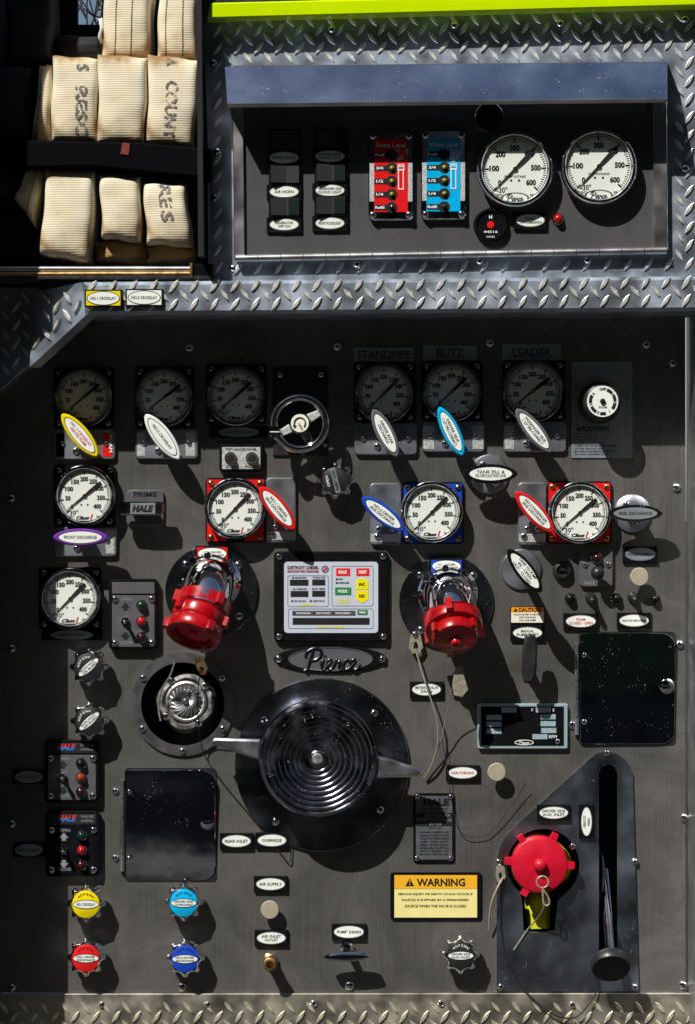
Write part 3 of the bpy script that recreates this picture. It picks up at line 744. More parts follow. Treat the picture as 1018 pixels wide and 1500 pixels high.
def label_plate(label, px, py, w, h, lines, frame='black_gloss', face='white_label', ink='ink', base=0.0, th=4.4, thick=6, vertical=False, ow=None, group='oval insert label plates', w_off=0):
    o = thing('label_plate', label, 'label', px, py, base, thick, group)
    mb = MB(); mb.box(-w/2, w/2, -h/2, h/2, w_off, w_off+thick, 1.3); bk = mb.build('backing', frame if frame in ('black_gloss',) else 'black_gloss', o)
    if frame != 'black_gloss': mb = MB(); mb.box(-w/2+2.2, w/2-2.2, -h/2+2.2, h/2-2.2, w_off+thick-.3, w_off+thick+.5, .2); mb.build('colour_field', frame, o)
    e = MB(); a, b = (ow or w*.42), h*.36
    if vertical: a, b = w*.33, h*.42
    rg = MB(); rg.prism(ell(a+1.2, b+1.2, 0, 0, 0, 40), w_off+thick-.2, w_off+thick+.8); rg.build('outline', 'ink' if frame != 'black_gloss' else 'plain_alu', o)
    e.prism(ell(a, b, 0, 0, 0, 40), w_off+thick-.1, w_off+thick+1.1); ins = e.build('insert', face, o)
    n = len(lines)
    for i, t in enumerate(lines):
        if vertical: txt(ins, t, ((n-1)/2 - i)*-6, 0, w_off+thick+1.4, th, width=min(b*1.5, len(t)*th*.8), m=ink, rot=R(-90), bold=.015)
        else: txt(ins, t, 0, ((n-1)/2 - i)*(th+1.3), w_off+thick+1.4, th, width=min(a*1.62, len(t)*th*.8), m=ink, bold=.015)
    return o

def star_knob(label, px, py, face, lines, deg=0, r=24, ink='ink', plate='white_label', group='star shaped drain knobs', bar=False):
    o = thing('star_knob', label, 'knob', px, py, 0, 26)
    o['group'] = group
    MB().lathe([(7, 0), (7, 14)], 16).build('stem', 'chrome', o)
    b = MB(); b.lathe([(r*.8, 12), (r*.98, 14), (r, 18), (r, 25), (r*.95, 29), (r*.86, 31), (r*.84, 30.4)], 64, wave=(.07, 8)); bd = b.build('body', 'chrome', o)
    for i in range(8):
        c = pt(i*45+90, r*.97); b2 = MB(); b2.ball((c[0], c[1], 20), r*.23, 12, 1.5); b2.build('lobe', 'chrome_clean', bd)
    MB().lathe([(r*.83, 28), (r*.83, 31.2), (r*.80, 31.6)], 40).build('face_disc', face, o)
    rot = R(deg)
    if bar:
        p = [(-r*.16, -r*.78), (r*.16, -r*.78), (r*.16, r*.78), (-r*.16, r*.78)]
        p = [(x*math.cos(rot)-y*math.sin(rot), x*math.sin(rot)+y*math.cos(rot)) for x, y in p]
        MB().prism(p, 31, 32.2).build('name_bar', plate, o)
        txt(o, lines[0], 0, 0, 32.5, r*.2, width=r*1.3, rot=rot+R(90), m=ink)
        txt(o, 'OPEN', -r*.48, -r*.05, 31.9, r*.17, width=r*.7, rot=rot+R(90), m='ink_white')
        return o
    e = MB(); e.prism(ell(r*.80, r*.28, rot, 0, 0, 36, 1.1), 31, 32); e.build('outline', 'ink', o)
    e = MB(); e.prism(ell(r*.76, r*.235, rot, 0, 0, 36, 1.1), 31.2, 32.3); ins = e.build('name_plate', plate, o)
    n = len(lines); th = r*(.17 if n == 1 else .13)
    for i, t in enumerate(lines):
        off = ((n-1)/2 - i)*r*.19; txt(ins, t, -off*math.sin(rot), off*math.cos(rot), 32.6, th, width=r*1.12, rot=rot, m='ink', bold=.015)
    for i, ch in enumerate('<OPEN<'):
        a = rot*180/math.pi*-1 + (i-2.5)*17; c = pt(a, r*.62); txt(o, ch, c[0], c[1], 31.95, r*.15, m=ink, rot=R(-a), bold=.02)
    return o

def lamp(parent, u, v, w, r, m, name='indicator_lamp'):
    g = MB(); g.lathe([(r*1.12, w), (r*1.12, w+2.5), (r*.98, w+3.5)], 20, u, v); o = g.build(name, 'dark_chrome', parent)
    MB().lathe([(r*.95, w+2), (r*.92, w+5), (r*.7, w+r*.85+3), (r*.35, w+r*1.1+3), (1e-7, w+r*1.15+3)], 20, u, v).build('lens', m, o); return o
def toggle(parent, u, v, w, r=5, lean=(0, -.3), L=22, m='chrome'):
    n = MB(); n.lathe([(r*1.25, w), (r*1.25, w+3), (r*.8, w+3.2), (r*.8, w+7)], 6 if L < 26 else 16, u, v); o = n.build('toggle_switch', m, parent)
    tip = Vector((u + lean[0]*L, v + lean[1]*L, w + L))
    MB().tube([(u, v, w+5), (u+(tip.x-u)*.6, v+(tip.y-v)*.6, w+5+(L-5)*.6), tip], [r*.35, r*.5, r*.6], 10).build('lever', m, o)
    MB().ball(tip, r*.6, 10).build('tip', m, o); return o

def valve_controller(label, px, py, w, h, lamps, logo, face='slate_face', head=None):
    o = thing('valve_controller', label, 'control box', px, py, 0, 12, 'electric valve controllers')
    mb = MB(); mb.prism(rrect(w, h, 7), 0, 12, 2); mb.build('housing', 'black_gloss', o)
    hh = h*.20
    mb = MB(); mb.prism(rrect(w-10, h-hh-8, 2, 0, -hh/2+.5), 11.5, 12.8, .4); fp = mb.build('face_plate', face, o)
    mb = MB(); mb.box(-w/2+5, w/2-5, h/2-hh-1, h/2-5, 11.5, 12.8, .4); hp = mb.build('header_plate', head or face, o)
    if logo:
        txt(hp, 'HALE', -w*.10, h/2-hh*.56, 13, hh*.50, width=w*.34, m='logo_two_tone', bold=.05, shear=.25); txt(hp, 'VALVE', w*.27, h/2-hh*.42, 13, hh*.2, width=w*.24, m='ink_dim'); txt(hp, 'CONTROL', w*.27, h/2-hh*.75, 13, hh*.2, width=w*.24, m='ink_dim')
    for s in (-1, 1):
        for t in (h/2-hh-9, -h/2+10): screw(fp, s*(w/2-9), t, 12.6, 5.2)
    toggle(fp, -w*.16, -h*.10, 12.6, 5.5, (0.02, .02), 20)
    for i, lm in enumerate(lamps): lamp(fp, w*.17, h*.13 - i*h*.225, 12.6, 7.2, lm)
    for s in (1, -1):
        y = -h*.10 + s*h*.20
        MB().prism([(-w*.16-7, y-s*1), (-w*.16, y+s*7), (-w*.16+7, y-s*1), (-w*.16+3, y-s*1), (-w*.16+3, y-s*5), (-w*.16-3, y-s*5), (-w*.16-3, y-s*1)], 12.7, 13.1).build('arrow_mark', 'black_satin' if face == 'slate_face' else 'ink_dim', fp)
    txt(fp, 'OPEN', -w*.14, h*.5-hh-9, 13.1, 4.5, m='ink_dim' if not logo else 'ink_dim'); txt(fp, 'CLOSE', -w*.14, -h/2+11, 13.1, 4.5, m='ink_dim')
    return o

def cable(label, pts, r=1.1, m='cable_steel', ring=True, name='lanyard'):
    """pts in photo position + mm out of the panel"""
    o = at_px(name, label, 'cable', pts[0][0], pts[0][1], 0)
    q = [loc_px(o, x, y, w*S) for x, y, w in pts]
    MB().tube(smooth(q, 8), r, 7).build('wire', m, o); return o
# ------------------------------------------------------------------ upper instrument panel
gauge('large pump intake gauge under the hood, reading to 600', 754, 247, 54.5, UP, 'PUMP INTAKE', 22, 'chrome', needle=226)
gauge('large pump discharge gauge under the hood, reading to 600', 877, 243, 54.5, UP, 'PUMP DISCHARGE', 22, 'chrome', needle=226)
for (x, y, lines, lab, glow) in [(417,231,['PANEL LIGHTS'],'panel lights',0),(484,229,['DRIVER SIDE','FLOOD LIGHT'],'driver side flood light',1),(417,281,['AIR HORN'],'air horn',0),
                           (484,279,['PASSENGER SIDE','FLOOD LIGHT'],'passenger side flood light',1),(417,329,['GENERATOR','OFF ON'],'generator',1),(484,327,['FRONT FLOODLIGHT'],'front floodlight',1)]:
    o = thing('rocker_switch', 'black rocker switch above the %s label' % lab, 'switch', x+1, y-26, UP, 8, 'rocker switches')
    MB().box(-23, 23, -15, 15, 0, 6, 1.5).build('frame', 'black_gloss', o)
    mb = MB(); mb.add([(-20,-12,5),(20,-12,5),(20,12,5),(-20,12,5),(-20,-12,14),(2,-12,8),(20,-12,8),(20,12,8),(2,12,8),(-20,12,14)], [(0,1,6,5,4),(3,9,8,7,2),(4,5,8,9),(5,6,7,8),(0,4,9,3),(1,2,7,6)])
    rk = mb.build('rocker', 'rocker_black', o, 15)
    if glow: MB().box(5, 19, -11, 11, 7.8, 8.6).build('lens', 'rocker_green', rk)
    label_plate('small %s label under its rocker switch' % lab, x, y, 50, 21, lines, base=UP, th=3.6 if len(lines) > 1 else 4.2, thick=5, ow=20)
for (x, y, nm, m, lab) in [(572,257,'Foam Level','label_red','red foam level indicator with bubble picture and four lamps'),(649,256,'Water Level','label_cyan','blue water level indicator with spray picture and four lamps')]:
    o = thing('level_indicator', lab, 'indicator', x, y, UP, 10)
    MB().prism(rrect(64, 127, 8), 0, 9, 2).build('frame', 'dark_chrome', o)
    f = MB(); f.box(-24, 24, -52, 52, 8.5, 10, .3); f = f.build('face', m, o)
    for s in (-1, 1):
        MB().box(s*27-3.5, s*27+3.5, -37, 18, 8.6, 9.6, .2).build('side_strip', 'foil', o)
        for t in (-1, 1): screw(o, s*25.5, t*56, 8.6, 5.2)
    txt(f, nm, 0, 43, 10.3, 6.5, width=41, m='ink_white' if m == 'label_cyan' else 'ink_white', bold=.02)
    for i, t in enumerate(['Full', '3/4', '1/2', '1/4', 'Refill']):
        v = 29 - i*18.6
        mb = MB(); mb.box(-23.5, 0, v-3.8, v+3.8, 9.9, 10.5); mb.prism(circ(8, 20, 1, v), 9.9, 10.55); fl = mb.build('level_flag', 'ink', f)
        txt(fl, t, -16, v, 10.9, 4, width=min(13, len(t)*3.4), m='ink_white', bold=.03)
        if 0 < i < 4: lamp(fl, 1, v, 9, 3.2, 'led_yellow', 'lamp')
        elif i == 4: lamp(fl, 1, v, 9, 3.2, 'lamp_dark', 'lamp')
    mb = MB(); mb.ring([(10,-20),(18,-20),(18,9),(10,9)][::1], [(11.3,-18.7),(16.7,-18.7),(16.7,7.7),(11.3,7.7)], 10, 10.5)
    mb.ring([(9,7),(19,7),(19,13),(9,13)], [(10.2,8.2),(17.8,8.2),(17.8,11.8),(10.2,11.8)], 10.1, 10.6)
    for i in range(5): mb.box(9.5+i*2.1, 10.6+i*2.1, 13.5, 16.5, 10, 10.5)
    if m == 'label_red':
        rnd = random.Random(2)
        for i in range(13):
            cx, cy, rr = 14+rnd.uniform(-10, 9), 19+rnd.uniform(0, 18), rnd.uniform(1.2, 2.7); mb.ring(circ(rr, 14, cx, cy), circ(rr-.5, 14, cx, cy), 10, 10.5)
    else:
        for i in range(7):
            a = R(-33+i*11); mb.add([(14+3*math.sin(a)-.4, 18, 10.4), (14+3*math.sin(a)+.4, 18, 10.4), (14+24*math.sin(a)+.5, 17+20*math.cos(a), 10.4), (14+24*math.sin(a)-.5, 17+20*math.cos(a), 10.4)], [(0,1,2,3)])
    mb.build('pictogram', 'ink_white', f)
o = thing('panel_light', 'dark round panel light with a thin chrome ring tucked under the hood', 'lamp', 716, 170, UP, 8)
MB().lathe([(22, 0), (22, 5), (20.5, 7), (19, 6), (19, 2), (22, 0)], 40).build('ring', 'chrome', o); MB().lathe([(19.2, 0), (19, 4), (10, 5), (1e-7, 5)], 32).build('lens', 'black_gloss', o)
o = thing('hour_meter', 'round black hour meter with a red centre dot', 'meter', 718, 329, UP, 9)
MB().lathe([(24.5, 0), (24.5, 6), (23, 9), (20, 9.5), (19, 7), (1e-7, 7)], 44).build('case', 'black_gloss', o)
MB().lathe([(5, 7), (5, 8), (1e-7, 8.2)], 24).build('centre_dot', 'label_red', o)
txt(o, 'H', 0, 11, 7.6, 5, m='ink_white', bold=.04); txt(o, '44516', 0, -10, 7.6, 3.6, width=20, m='ink_white', bold=.02); txt(o, 'HOURS', 0, -17, 7.6, 2.6, m='ink_white')
label_plate('check transmission label beside the red warning lamp', 776, 323, 47, 23, ['CHECK', 'TRANSMISSION'], base=UP, th=3.8)
o = thing('warning_lamp', 'small red warning lamp in a chrome bezel under the discharge gauge', 'lamp', 817, 320, UP, 8); lamp(o, 0, 0, 0, 7.5, 'lamp_red')
label_plate('yellow No.1 crosslay label on the tread plate ledge', 152, 437, 53, 25, ['NO.1 CROSSLAY'], 'label_yellow', base=.137, th=4.2, group='crosslay labels', w_off=0)
label_plate('white No.2 crosslay label on the tread plate ledge', 212, 436, 53, 25, ['NO.2 CROSSLAY'], 'white_label', base=.137, th=4.2, group='crosslay labels')

# ------------------------------------------------------------------ discharge gauges and their handles
def name_tag(s, x0, x1, y0, y1):
    o = thing('name_plate', 'grey engraved plate reading %s above a shaded gauge' % s, 'sign', (x0+x1)/2, (y0+y1)/2, 0, 3)
    MB().box(-(x1-x0)/2, (x1-x0)/2, -(y1-y0)/2, (y1-y0)/2, 0, 3, .5).build('plate', 'label_silver', o)
    txt(o, s, 0, 0, 3.4, 12, width=(x1-x0)*(.9 if len(s) > 6 else .5 if len(s) < 6 else .66), bold=.005)
name_tag('STANDPIPE', 518, 605, 509, 530); name_tag('BLITZ', 619, 698, 506, 528); name_tag('LEADER', 736, 821, 504, 528)
def mount(label, px, py, x0, x1, y0, y1, m='black_gloss', corner=None, th=6):
    o = thing('gauge_mount', label, 'mounting plate', px, py, 0, 0, 'gauge mounting plates')
    cx, cy = (x0+x1)/2-px, py-(y0+y1)/2
    MB().prism(rrect(x1-x0, y1-y0, 6, cx, cy), 0, th, 1.2).build('plate', m, o)
    for sx, sy in ((x0+8, y0+8), (x1-8, y0+8), (x0+8, y1-8), (x1-8, y1-8)):
        if corner:
            s1 = 1 if sx < px else -1; s2 = -1 if sy < py else 1
            u, v = sx-px-8*s1 + 2.5*s1, py-sy-8*s2 + 2.5*s2
            MB().prism([(u, v), (u+30*s1, v), (u, v+30*s2)], th-.4, th+.6).build('corner_patch', corner, o)
        screw(o, sx-px, py-sy, th+.3, 4.6, 'gold' if corner else 'dark')
    return o
A = 'shaded pressure gauge '
gauge(A+'over the yellow No.1 crosslay handle', 123, 582, 43.5); mount('black mount behind the gauge over the yellow crosslay handle', 123, 582, 80, 168, 538, 628)
gauge(A+'over the white No.2 crosslay handle', 241, 582, 43.5); mount('black mount behind the gauge over the white crosslay handle', 241, 582, 199, 285, 537, 628)
gauge(A+'between the white crosslay handle and the handwheel', 346, 580, 44); mount('black mount behind the shaded gauge beside the handwheel', 346, 580, 303, 392, 533, 622)
gauge(A+'under the STANDPIPE plate', 562, 576, 44); mount('black mount behind the STANDPIPE gauge', 562, 576, 518, 608, 530, 619)
gauge(A+'under the BLITZ plate', 661, 574, 44); mount('black mount behind the BLITZ gauge', 661, 574, 617, 706, 529, 617)
gauge(A+'under the LEADER plate', 780, 573, 46); mount('black mount behind the LEADER gauge', 780, 573, 735, 827, 528, 617)
gauge('sunlit pressure gauge above the purple front discharge handle', 124, 726, 45); mount('black mount behind the gauge above the purple handle', 124, 726, 80, 170, 681, 772)
gauge('pressure gauge on red cornered mount beside the red No.1 driver side handle', 345, 745, 45); mount('red cornered mount beside the red No.1 driver side handle', 345, 745, 302, 390, 700, 795, 'black_gloss', 'label_red')
gauge('pressure gauge on blue cornered mount beside the blue handle', 632, 750, 45.5, bezel='chrome'); mount('blue cornered mount beside the blue No.2 driver side handle', 632, 750, 588, 678, 706, 797, 'black_gloss', 'label_blue')
gauge('pressure gauge on red cornered mount beside the red No.3 passenger side handle', 849, 751, 46, bezel='chrome'); mount('red cornered mount beside the red No.3 passenger side handle', 849, 751, 800, 895, 705, 797, 'black_gloss', 'label_red')
gauge('pressure gauge half in shade above a dark oval label', 103, 877, 45); mount('black mount behind the half shaded gauge', 103, 877, 58, 150, 831, 922)
pull_handle('yellow No.1 crosslay water foam pull handle', 117.5, 637.5, 40, 13.5, -50, 'label_yellow', ['NO. 1 CROSSLAY', 'WATER FOAM'], 'ink_red', bracket=(80, 170, 628.5, 673), foil=[(3, 16, 'black_gloss'), (72, 86, 'label_red')])
o = thing('label_strip', 'red strip label reading FOAM beside the yellow crosslay handle', 'label', 163, 650, 0, 8); txt(o, 'FOAM', 0, 0, 8.3, 5, width=25, m='ink_white', rot=R(-90), bold=.03)
pull_handle('white No.2 crosslay pull handle', 238.5, 640, 40.5, 13.5, -53, 'white_label', ['NO.2 CROSSLAY'], bracket=(199, 291, 628.5, 672), foil=[(3, 15, 'foil'), (74, 88, 'foil')])
pull_handle('grey driver rear discharge pull handle under the STANDPIPE gauge', 563.5, 634.5, 38.5, 13, -63, 'label_grey', ['DRIVER REAR', 'DISCHARGE'], bracket=(518, 610, 619.5, 666))
pull_handle('light blue driver side pre-connect pull handle under the BLITZ gauge', 660, 632, 39, 12.5, -64, 'label_cyan', ['DRIVER SIDE', '1 1/2" PRE-CONNECT'], bracket=(617, 709, 617.5, 662), foil=[(2, 18, 'foil'), (74, 90, 'foil')])
pull_handle('grey passenger side pre-connect pull handle under the LEADER gauge', 781.5, 631, 40.5, 13, -51, 'label_grey', ['PASSENGER SIDE', '1 1/2" PRE-CONNECT'], bracket=(736, 828, 617.5, 662), foil=[(2, 16, 'foil')])
pull_handle('purple front discharge pull handle', 118.5, 787, 39.5, 12.5, 0, 'label_purple', ['FRONT DISCHARGE'], bracket=(80, 172, 772.5, 815), th=4.8, foil=[(76, 89, 'foil')])
pull_handle('red No.1 driver side discharge pull handle', 407, 744.5, 40, 13.5, -51, 'label_red', ['NO.1 DRIVER', 'SIDE DISCHARGE'], bracket=(391, 434, 700, 795), foil=[(1, 42, 'foil')], tabs=12)
pull_handle('blue No.2 driver side discharge pull handle', 560.5, 753, 39, 13, -38, 'label_blue', ['NO.2 DRIVER', 'SIDE DISCHARGE'], bracket=(541, 587, 708, 798), foil=[(1, 44, 'foil')], tabs=12)
pull_handle('red No.3 passenger side discharge pull handle', 782.5, 750, 40, 13, -47, 'label_red', ['NO.3 PASSENGER', 'SIDE DISCHARGE'], bracket=(758, 799, 707, 798), foil=[(1, 40, 'foil')], tabs=12)
pull_handle('black tank fill and recirculating line pull handle', 718, 694, 39, 14, 0, 'black_gloss', ['TANK FILL &', 'RE-CIRCULATING LINE'], d=43, base_disc=(29, 'plate_steel'), th=4.6)
pull_handle('chrome rimmed reel discharge pull handle', 930, 752, 40, 12.5, 0, 'dark_chrome', ['REEL DISCHARGE'], face='label_silver', d=43, base_disc=(28, 'plate_steel'), th=4.6)
pull_handle('black tank to pump pull handle on a round chrome base', 768, 836, 39, 13, -52, 'black_gloss', ['TANK TO PUMP', 'IN - OPEN', 'OUT - CLOSED'], d=90, base_disc=(30, 'plate_steel'), th=4.0)
label_plate('silver oval label under the shaded gauge beside the handwheel', 350, 633, 86, 17, ['NO.1 DRIVER DISCHARGE'], face='label_silver', th=3.4, ow=28)
label_plate('dark shaded oval label under the half shaded gauge', 106, 930, 88, 16, ['REAR DISCHARGE'], face='label_silver', th=3.6, ow=30)
label_plate('red No.1 driver side discharge label above the long red adapter', 312, 811, 49, 23, ['NO.1 DRIVER', 'SIDE DISCHARGE'], 'label_red', th=3.0, w_off=6)
label_plate('blue No.2 driver side discharge label above the short red adapter', 653, 829, 49, 22, ['NO.2 DRIVER', 'SIDE DISCHARGE'], 'label_blue', th=3.0, w_off=6)

# handwheel with crank knob
o = thing('handwheel', 'chrome three spoke handwheel with a crank knob', 'handwheel', 440, 620, 0, 44)
mb = MB(); mb.box(-40, 40, -46, 84, 0, 4, 1); mb.build('back_plate', 'black_satin', o)
for s in (-1, 1): screw(o, s*30, 72, 4, 4.5)
MB().lathe([(13, 0), (13, 30), (16, 34), (16, 46), (14.5, 49), (1e-7, 49)], 32).build('hub', 'dark_chrome', o)
cap = MB(); cap.prism(circ(13, 32), 48.5, 49.6); cap = cap.build('hub_label', 'cream_label', o)
mb = MB(); mb.tube([(8*math.cos(R(a)), 8*math.sin(R(a)), 50) for a in range(-40, 215, 12)], 1, 6); mb.prism([(-10.5, -2), (-4.5, -4), (-8, -8)], 49.4, 50.2); mb.build('arrow_mark', 'ink', cap); txt(cap, 'OPEN', 1, -5, 50, 3.2, rot=R(-62))
mb = MB(); mb.tube([(37.5*math.cos(2*math.pi*i/48), 37.5*math.sin(2*math.pi*i/48), 42) for i in range(48)], 6.2, 14, close=True); mb.build('rim', 'chrome', o)
for a in (28, 208, 298):
    c, s = math.cos(R(a)), math.sin(R(a)); p = [(12, -7), (34, -4.5), (34, 4.5), (12, 7)]
    MB().prism([(x*c-y*s, x*s+y*c) for x, y in p], 38, 43, 1).build('spoke', 'foil' if a != 298 else 'dark_chrome', o)
MB().lathe([(7, 44), (8.8, 48), (9.2, 62), (8, 66), (1e-7, 66.5)], 24, -36, -13).build('crank_knob', 'dark_chrome', o)
MB().box(-43, -29, -13.7, -12.3, 66.4, 67).build('crank_slot', 'cream_label', o)
star_knob('black engine cooler star knob below the handwheel', 492, 704, 'black_satin', ['ENGINE COOLER'], 14, 23, plate='label_silver', bar=True)
# twin push buttons
o = thing('button_box', 'foil faced twin push button box under the shaded gauge', 'switch box', 354, 671, 0, 10)
MB().prism(rrect(64, 41, 5), 0, 10, 2).build('housing', 'black_gloss', o); f = MB(); f.box(-28, 28, -16, 16, 9.5, 10.6, .2); f = f.build('face', 'foil', o)
for s in (-1, 1):
    b = MB(); b.lathe([(9, 10), (9, 13), (8, 14)], 24, s*15.5, 0); b = b.build('button', 'chrome', f); MB().lathe([(6, 13), (6, 20), (5, 21.5), (1e-7, 21.8)], 20, s*15.5, 0).build('button_cap', 'black_satin', b)
txt(f, 'TEST GAUGE PANEL', 0, 12.5, 10.9, 4, width=46); txt(f, 'VACUUM', -15, -12.5, 10.9, 3.4, width=17); txt(f, 'PRESSURE', 15, -12.5, 10.9, 3.4, width=20)
# primer
o = thing('primer_handle', 'grey primer pull handle marked PRIME and HALE', 'handle', 209, 745, 0, 36)
MB().prism(rrect(55, 53, 7, 2, 1), 0, 6, 1.5).build('base_plate', 'slate_face', o); txt(o, 'PRIME', 2, 21, 6.5, 7, width=34, bold=.02)
MB().prism(rrect(38, 10, 3, 0, -2), 5, 30).build('shank', 'black_satin', o)
g = MB(); g.prism(rrect(67, 20, 5, -2, 0), 26, 38, 3); g = g.build('grip', 'dark_chrome', o)
MB().box(-17, 19, -8, 8, 37.6, 38.6, .3).build('plate', 'label_silver', g); txt(g, 'HALE', 1, 0, 39, 10, width=31, bold=.06, shear=.25)

# foam metering knob and its instruction plate
o = thing('instruction_plate', 'grey printed instruction plate behind the metering knob', 'sign', 881, 600, 0, 2)
MB().box(-44.5, 44.5, -71, 70, 0, 2, .4).build('plate', 'label_silver', o)
txt(o, 'APPLICATION', -14, -28, 2.4, 8, width=48, bold=.04, shear=.15)
for i, (l, u) in enumerate([(34,-24),(34,-24),(34,-24),(46,-18),(60,-10),(40,-20),(62,-10),(52,-14)]):
    txt(o, ['USE CLASS A FOAM','PERCENT SETTING','AS DIRECTED ON','NOTE METER VALVE CLOSED','WHEN NOT IN USE FLUSH SYSTEM','AFTER EACH USE','SEE OPERATION MANUAL FOR MORE','DO NOT EXCEED FLOW'][i], u, -36-i*4.2, 2.4, 2.3, width=l)
for s in (-1, 1):
    for i in range(6): txt(o, ['1/4%','1/2%','1%','2%','3%','6%'][i], s*36, 30-i*13, 2.4, 3, m='ink')
o = thing('metering_knob', 'black foam metering dial with white numbered disc marked OFF', 'knob', 882, 588, 0, 62)
MB().lathe([(31, 2), (31, 12), (27, 14), (27, 58), (25, 61), (22, 62), (1e-7, 62)], 44).build('knob_body', 'black_satin', o)
d = MB(); d.prism(circ(22.5, 44), 61.8, 62.8); d = d.build('number_disc', 'white_label', o)
for a0, a1 in ((62, 88), (98, 128), (165, 192), (212, 245), (262, 300), (20, 48)):
    p = [pt(a0+(a1-a0)*i/6, 20) for i in range(7)] + [pt(a1-(a1-a0)*i/6, 15.4) for i in range(7)]; MB().prism(p, 62.6, 63.2).build('scale_band', 'ink', d)
for a, s in ((0, 'OFF'), (55, '1/4'), (93, '1/2'), (146, '1'), (202, '2'), (254, '3'), (310, '6')):
    c = pt(a, 17.6); txt(d, s, c[0], c[1], 63.3, 4.2, rot=R(-a), bold=.03)
MB().lathe([(4.4, 62.5), (4.4, 65), (1e-7, 65.2)], 6).build('hex_nut', 'black_satin', d); MB().lathe([(2.2, 65), (2.2, 66), (1e-7, 66.2)], 12).build('stud', 'chrome_clean', d); txt(d, 'FOAM', 0, -8.5, 63.2, 3.2)

# ------------------------------------------------------------------ middle right controls
o = thing('round_plug', 'small black ribbed plug in the shade of the red No.3 handle', 'plug', 823, 836, 0, 10)
MB().lathe([(14, 0), (14, 6), (12, 10), (9, 11), (8, 8), (1e-7, 8)], 32, wave=None).build('cap', 'black_satin', o); MB().box(-7, 7, -1.4, 1.4, 8, 10.5).build('slot_bar', 'black_gloss', o)
o = thing('joystick_box', 'small grey control box with black ball knob and red lamp', 'control box', 873, 832, 0, 8)
MB().prism(rrect(49, 56, 6), 0, 7, 1.5).build('face_plate', 'slate_face', o); lamp(o, 0, 15, 7, 7.5, 'lamp_dark')
k = MB(); k.tube([(0, -6, 5), (0, -7, 22)], 4, 12); k = k.build('lever', 'black_satin', o); MB().ball((0, -7, 26), 10, 20).build('ball_knob', 'black_satin', k)
for s in (-1, 1): screw(o, s*17, 5, 7, 4.5)
txt(o, 'HALE', -10, -22, 7.4, 4.5, width=17, m='ink_dim', bold=.04, shear=.2)
label_plate('shaded silver oval label under the reel discharge handle', 937, 812, 51, 24, ['FOAM SUPPLY'], face='label_silver')
def button_disc(label, px, py, r, d):
    o = thing('pull_button', label, 'button', px, py, 0, d, 'round tan pull buttons'); MB().lathe([(4, 0), (4, d-4)], 14).build('stem', 'chrome', o)
    MB().lathe([(r-1.5, d-5), (r, d-4), (r, d-1.5), (r-1, d), (1e-7, d+.3)], 36).build('button_face', 'tan_button', o)
button_disc('round tan pull button under the shaded label by the reel handle', 936, 845, 13.5, 22)
button_disc('round tan pull button beside the foam system drain label', 727, 1131, 13.5, 21)
button_disc('round tan pull button between the air supply labels', 396, 1333, 13.5, 17)
for (x, y, lab) in [(835, 877, 'small dark pilot lamp in a chrome bezel above the foam label'), (903, 877, 'small dark pilot lamp in a chrome bezel beside the eductor toggle'), (959, 878, 'small dark pilot lamp in the shadow of the tan button')]:
    o = thing('pilot_lamp', lab, 'lamp', x, y, 0, 10); lamp(o, 0, 0, 0, 7.5, 'black_gloss')
for (x, y, lab) in [(865, 876, 'rubber booted toggle switch above the foam label'), (927, 875, 'rubber booted toggle switch above the eductor label')]:
    o = thing('toggle_switch', lab, 'switch', x, y, 0, 6); MB().lathe([(8.5, 0), (8, 4), (5, 10), (4, 12)], 20).build('boot', 'black_satin', o); MB().tube([(0, 0, 8), (0, -3, 26)], [3.4, 4.4], 12).build('lever', 'black_satin', o); MB().ball((0, -3, 27), 4.6, 12).build('tip', 'black_satin', o)
label_plate('foam closed open label with red lettering', 850, 910, 51, 23, ['FOAM', 'CLOSED - OPEN'], ink='ink_red', th=4)
label_plate('eductor label under a booted toggle', 928, 909, 50, 23, ['EDUCTOR OFF-CLOSED'], th=3)
o = thing('caution_label', 'orange and white caution label above the manual shift lever', 'sign', 772, 901, 0, 3)
MB().box(-25.5, 25.5, -12.5, 12.5, 0, 3, .6).build('backing', 'black_gloss', o); MB().box(-24, 24, -11, 4, 2.8, 3.5).build('text_field', 'cream_label', o); MB().box(-24, 24, 4, 11.5, 2.8, 3.6).build('header_field', 'caution_orange', o)
txt(o, 'CAUTION', 3, 7.8, 3.9, 5.8, width=33, bold=.03); MB().prism([(-20.5, 5.3), (-14.5, 5.3), (-17.5, 10.6)], 3.5, 3.9).build('hazard_triangle', 'ink', o)
for i, (t, w_) in enumerate([('PLACE CAB SHIFT IN NEUTRAL', 40), ('PUSH FOR ROAD', 24), ('PULL FOR PUMP', 24)]): txt(o, t, 0, 1-i*4.2, 3.9, 2.5, width=w_)
label_plate('manual pump shift label behind the black paddle lever', 772, 927, 50, 22, ['MANUAL', 'PUMP SHIFT'], th=4)
o = thing('shift_lever', 'black paddle shaped manual shift lever', 'lever', 774, 965, 0, 40)
MB().prism([(-7, -35), (6, -34), (11, -14), (12, 20), (9, 35), (0, 37), (-6, 33), (-10, 8), (-11, -20)], 40, 50, 3).build('paddle', 'black_satin', o)
MB().tube([(4, -26, 0), (4, -22, 22), (2, -10, 44)], [9, 8, 6], 14).build('neck', 'black_satin', o)

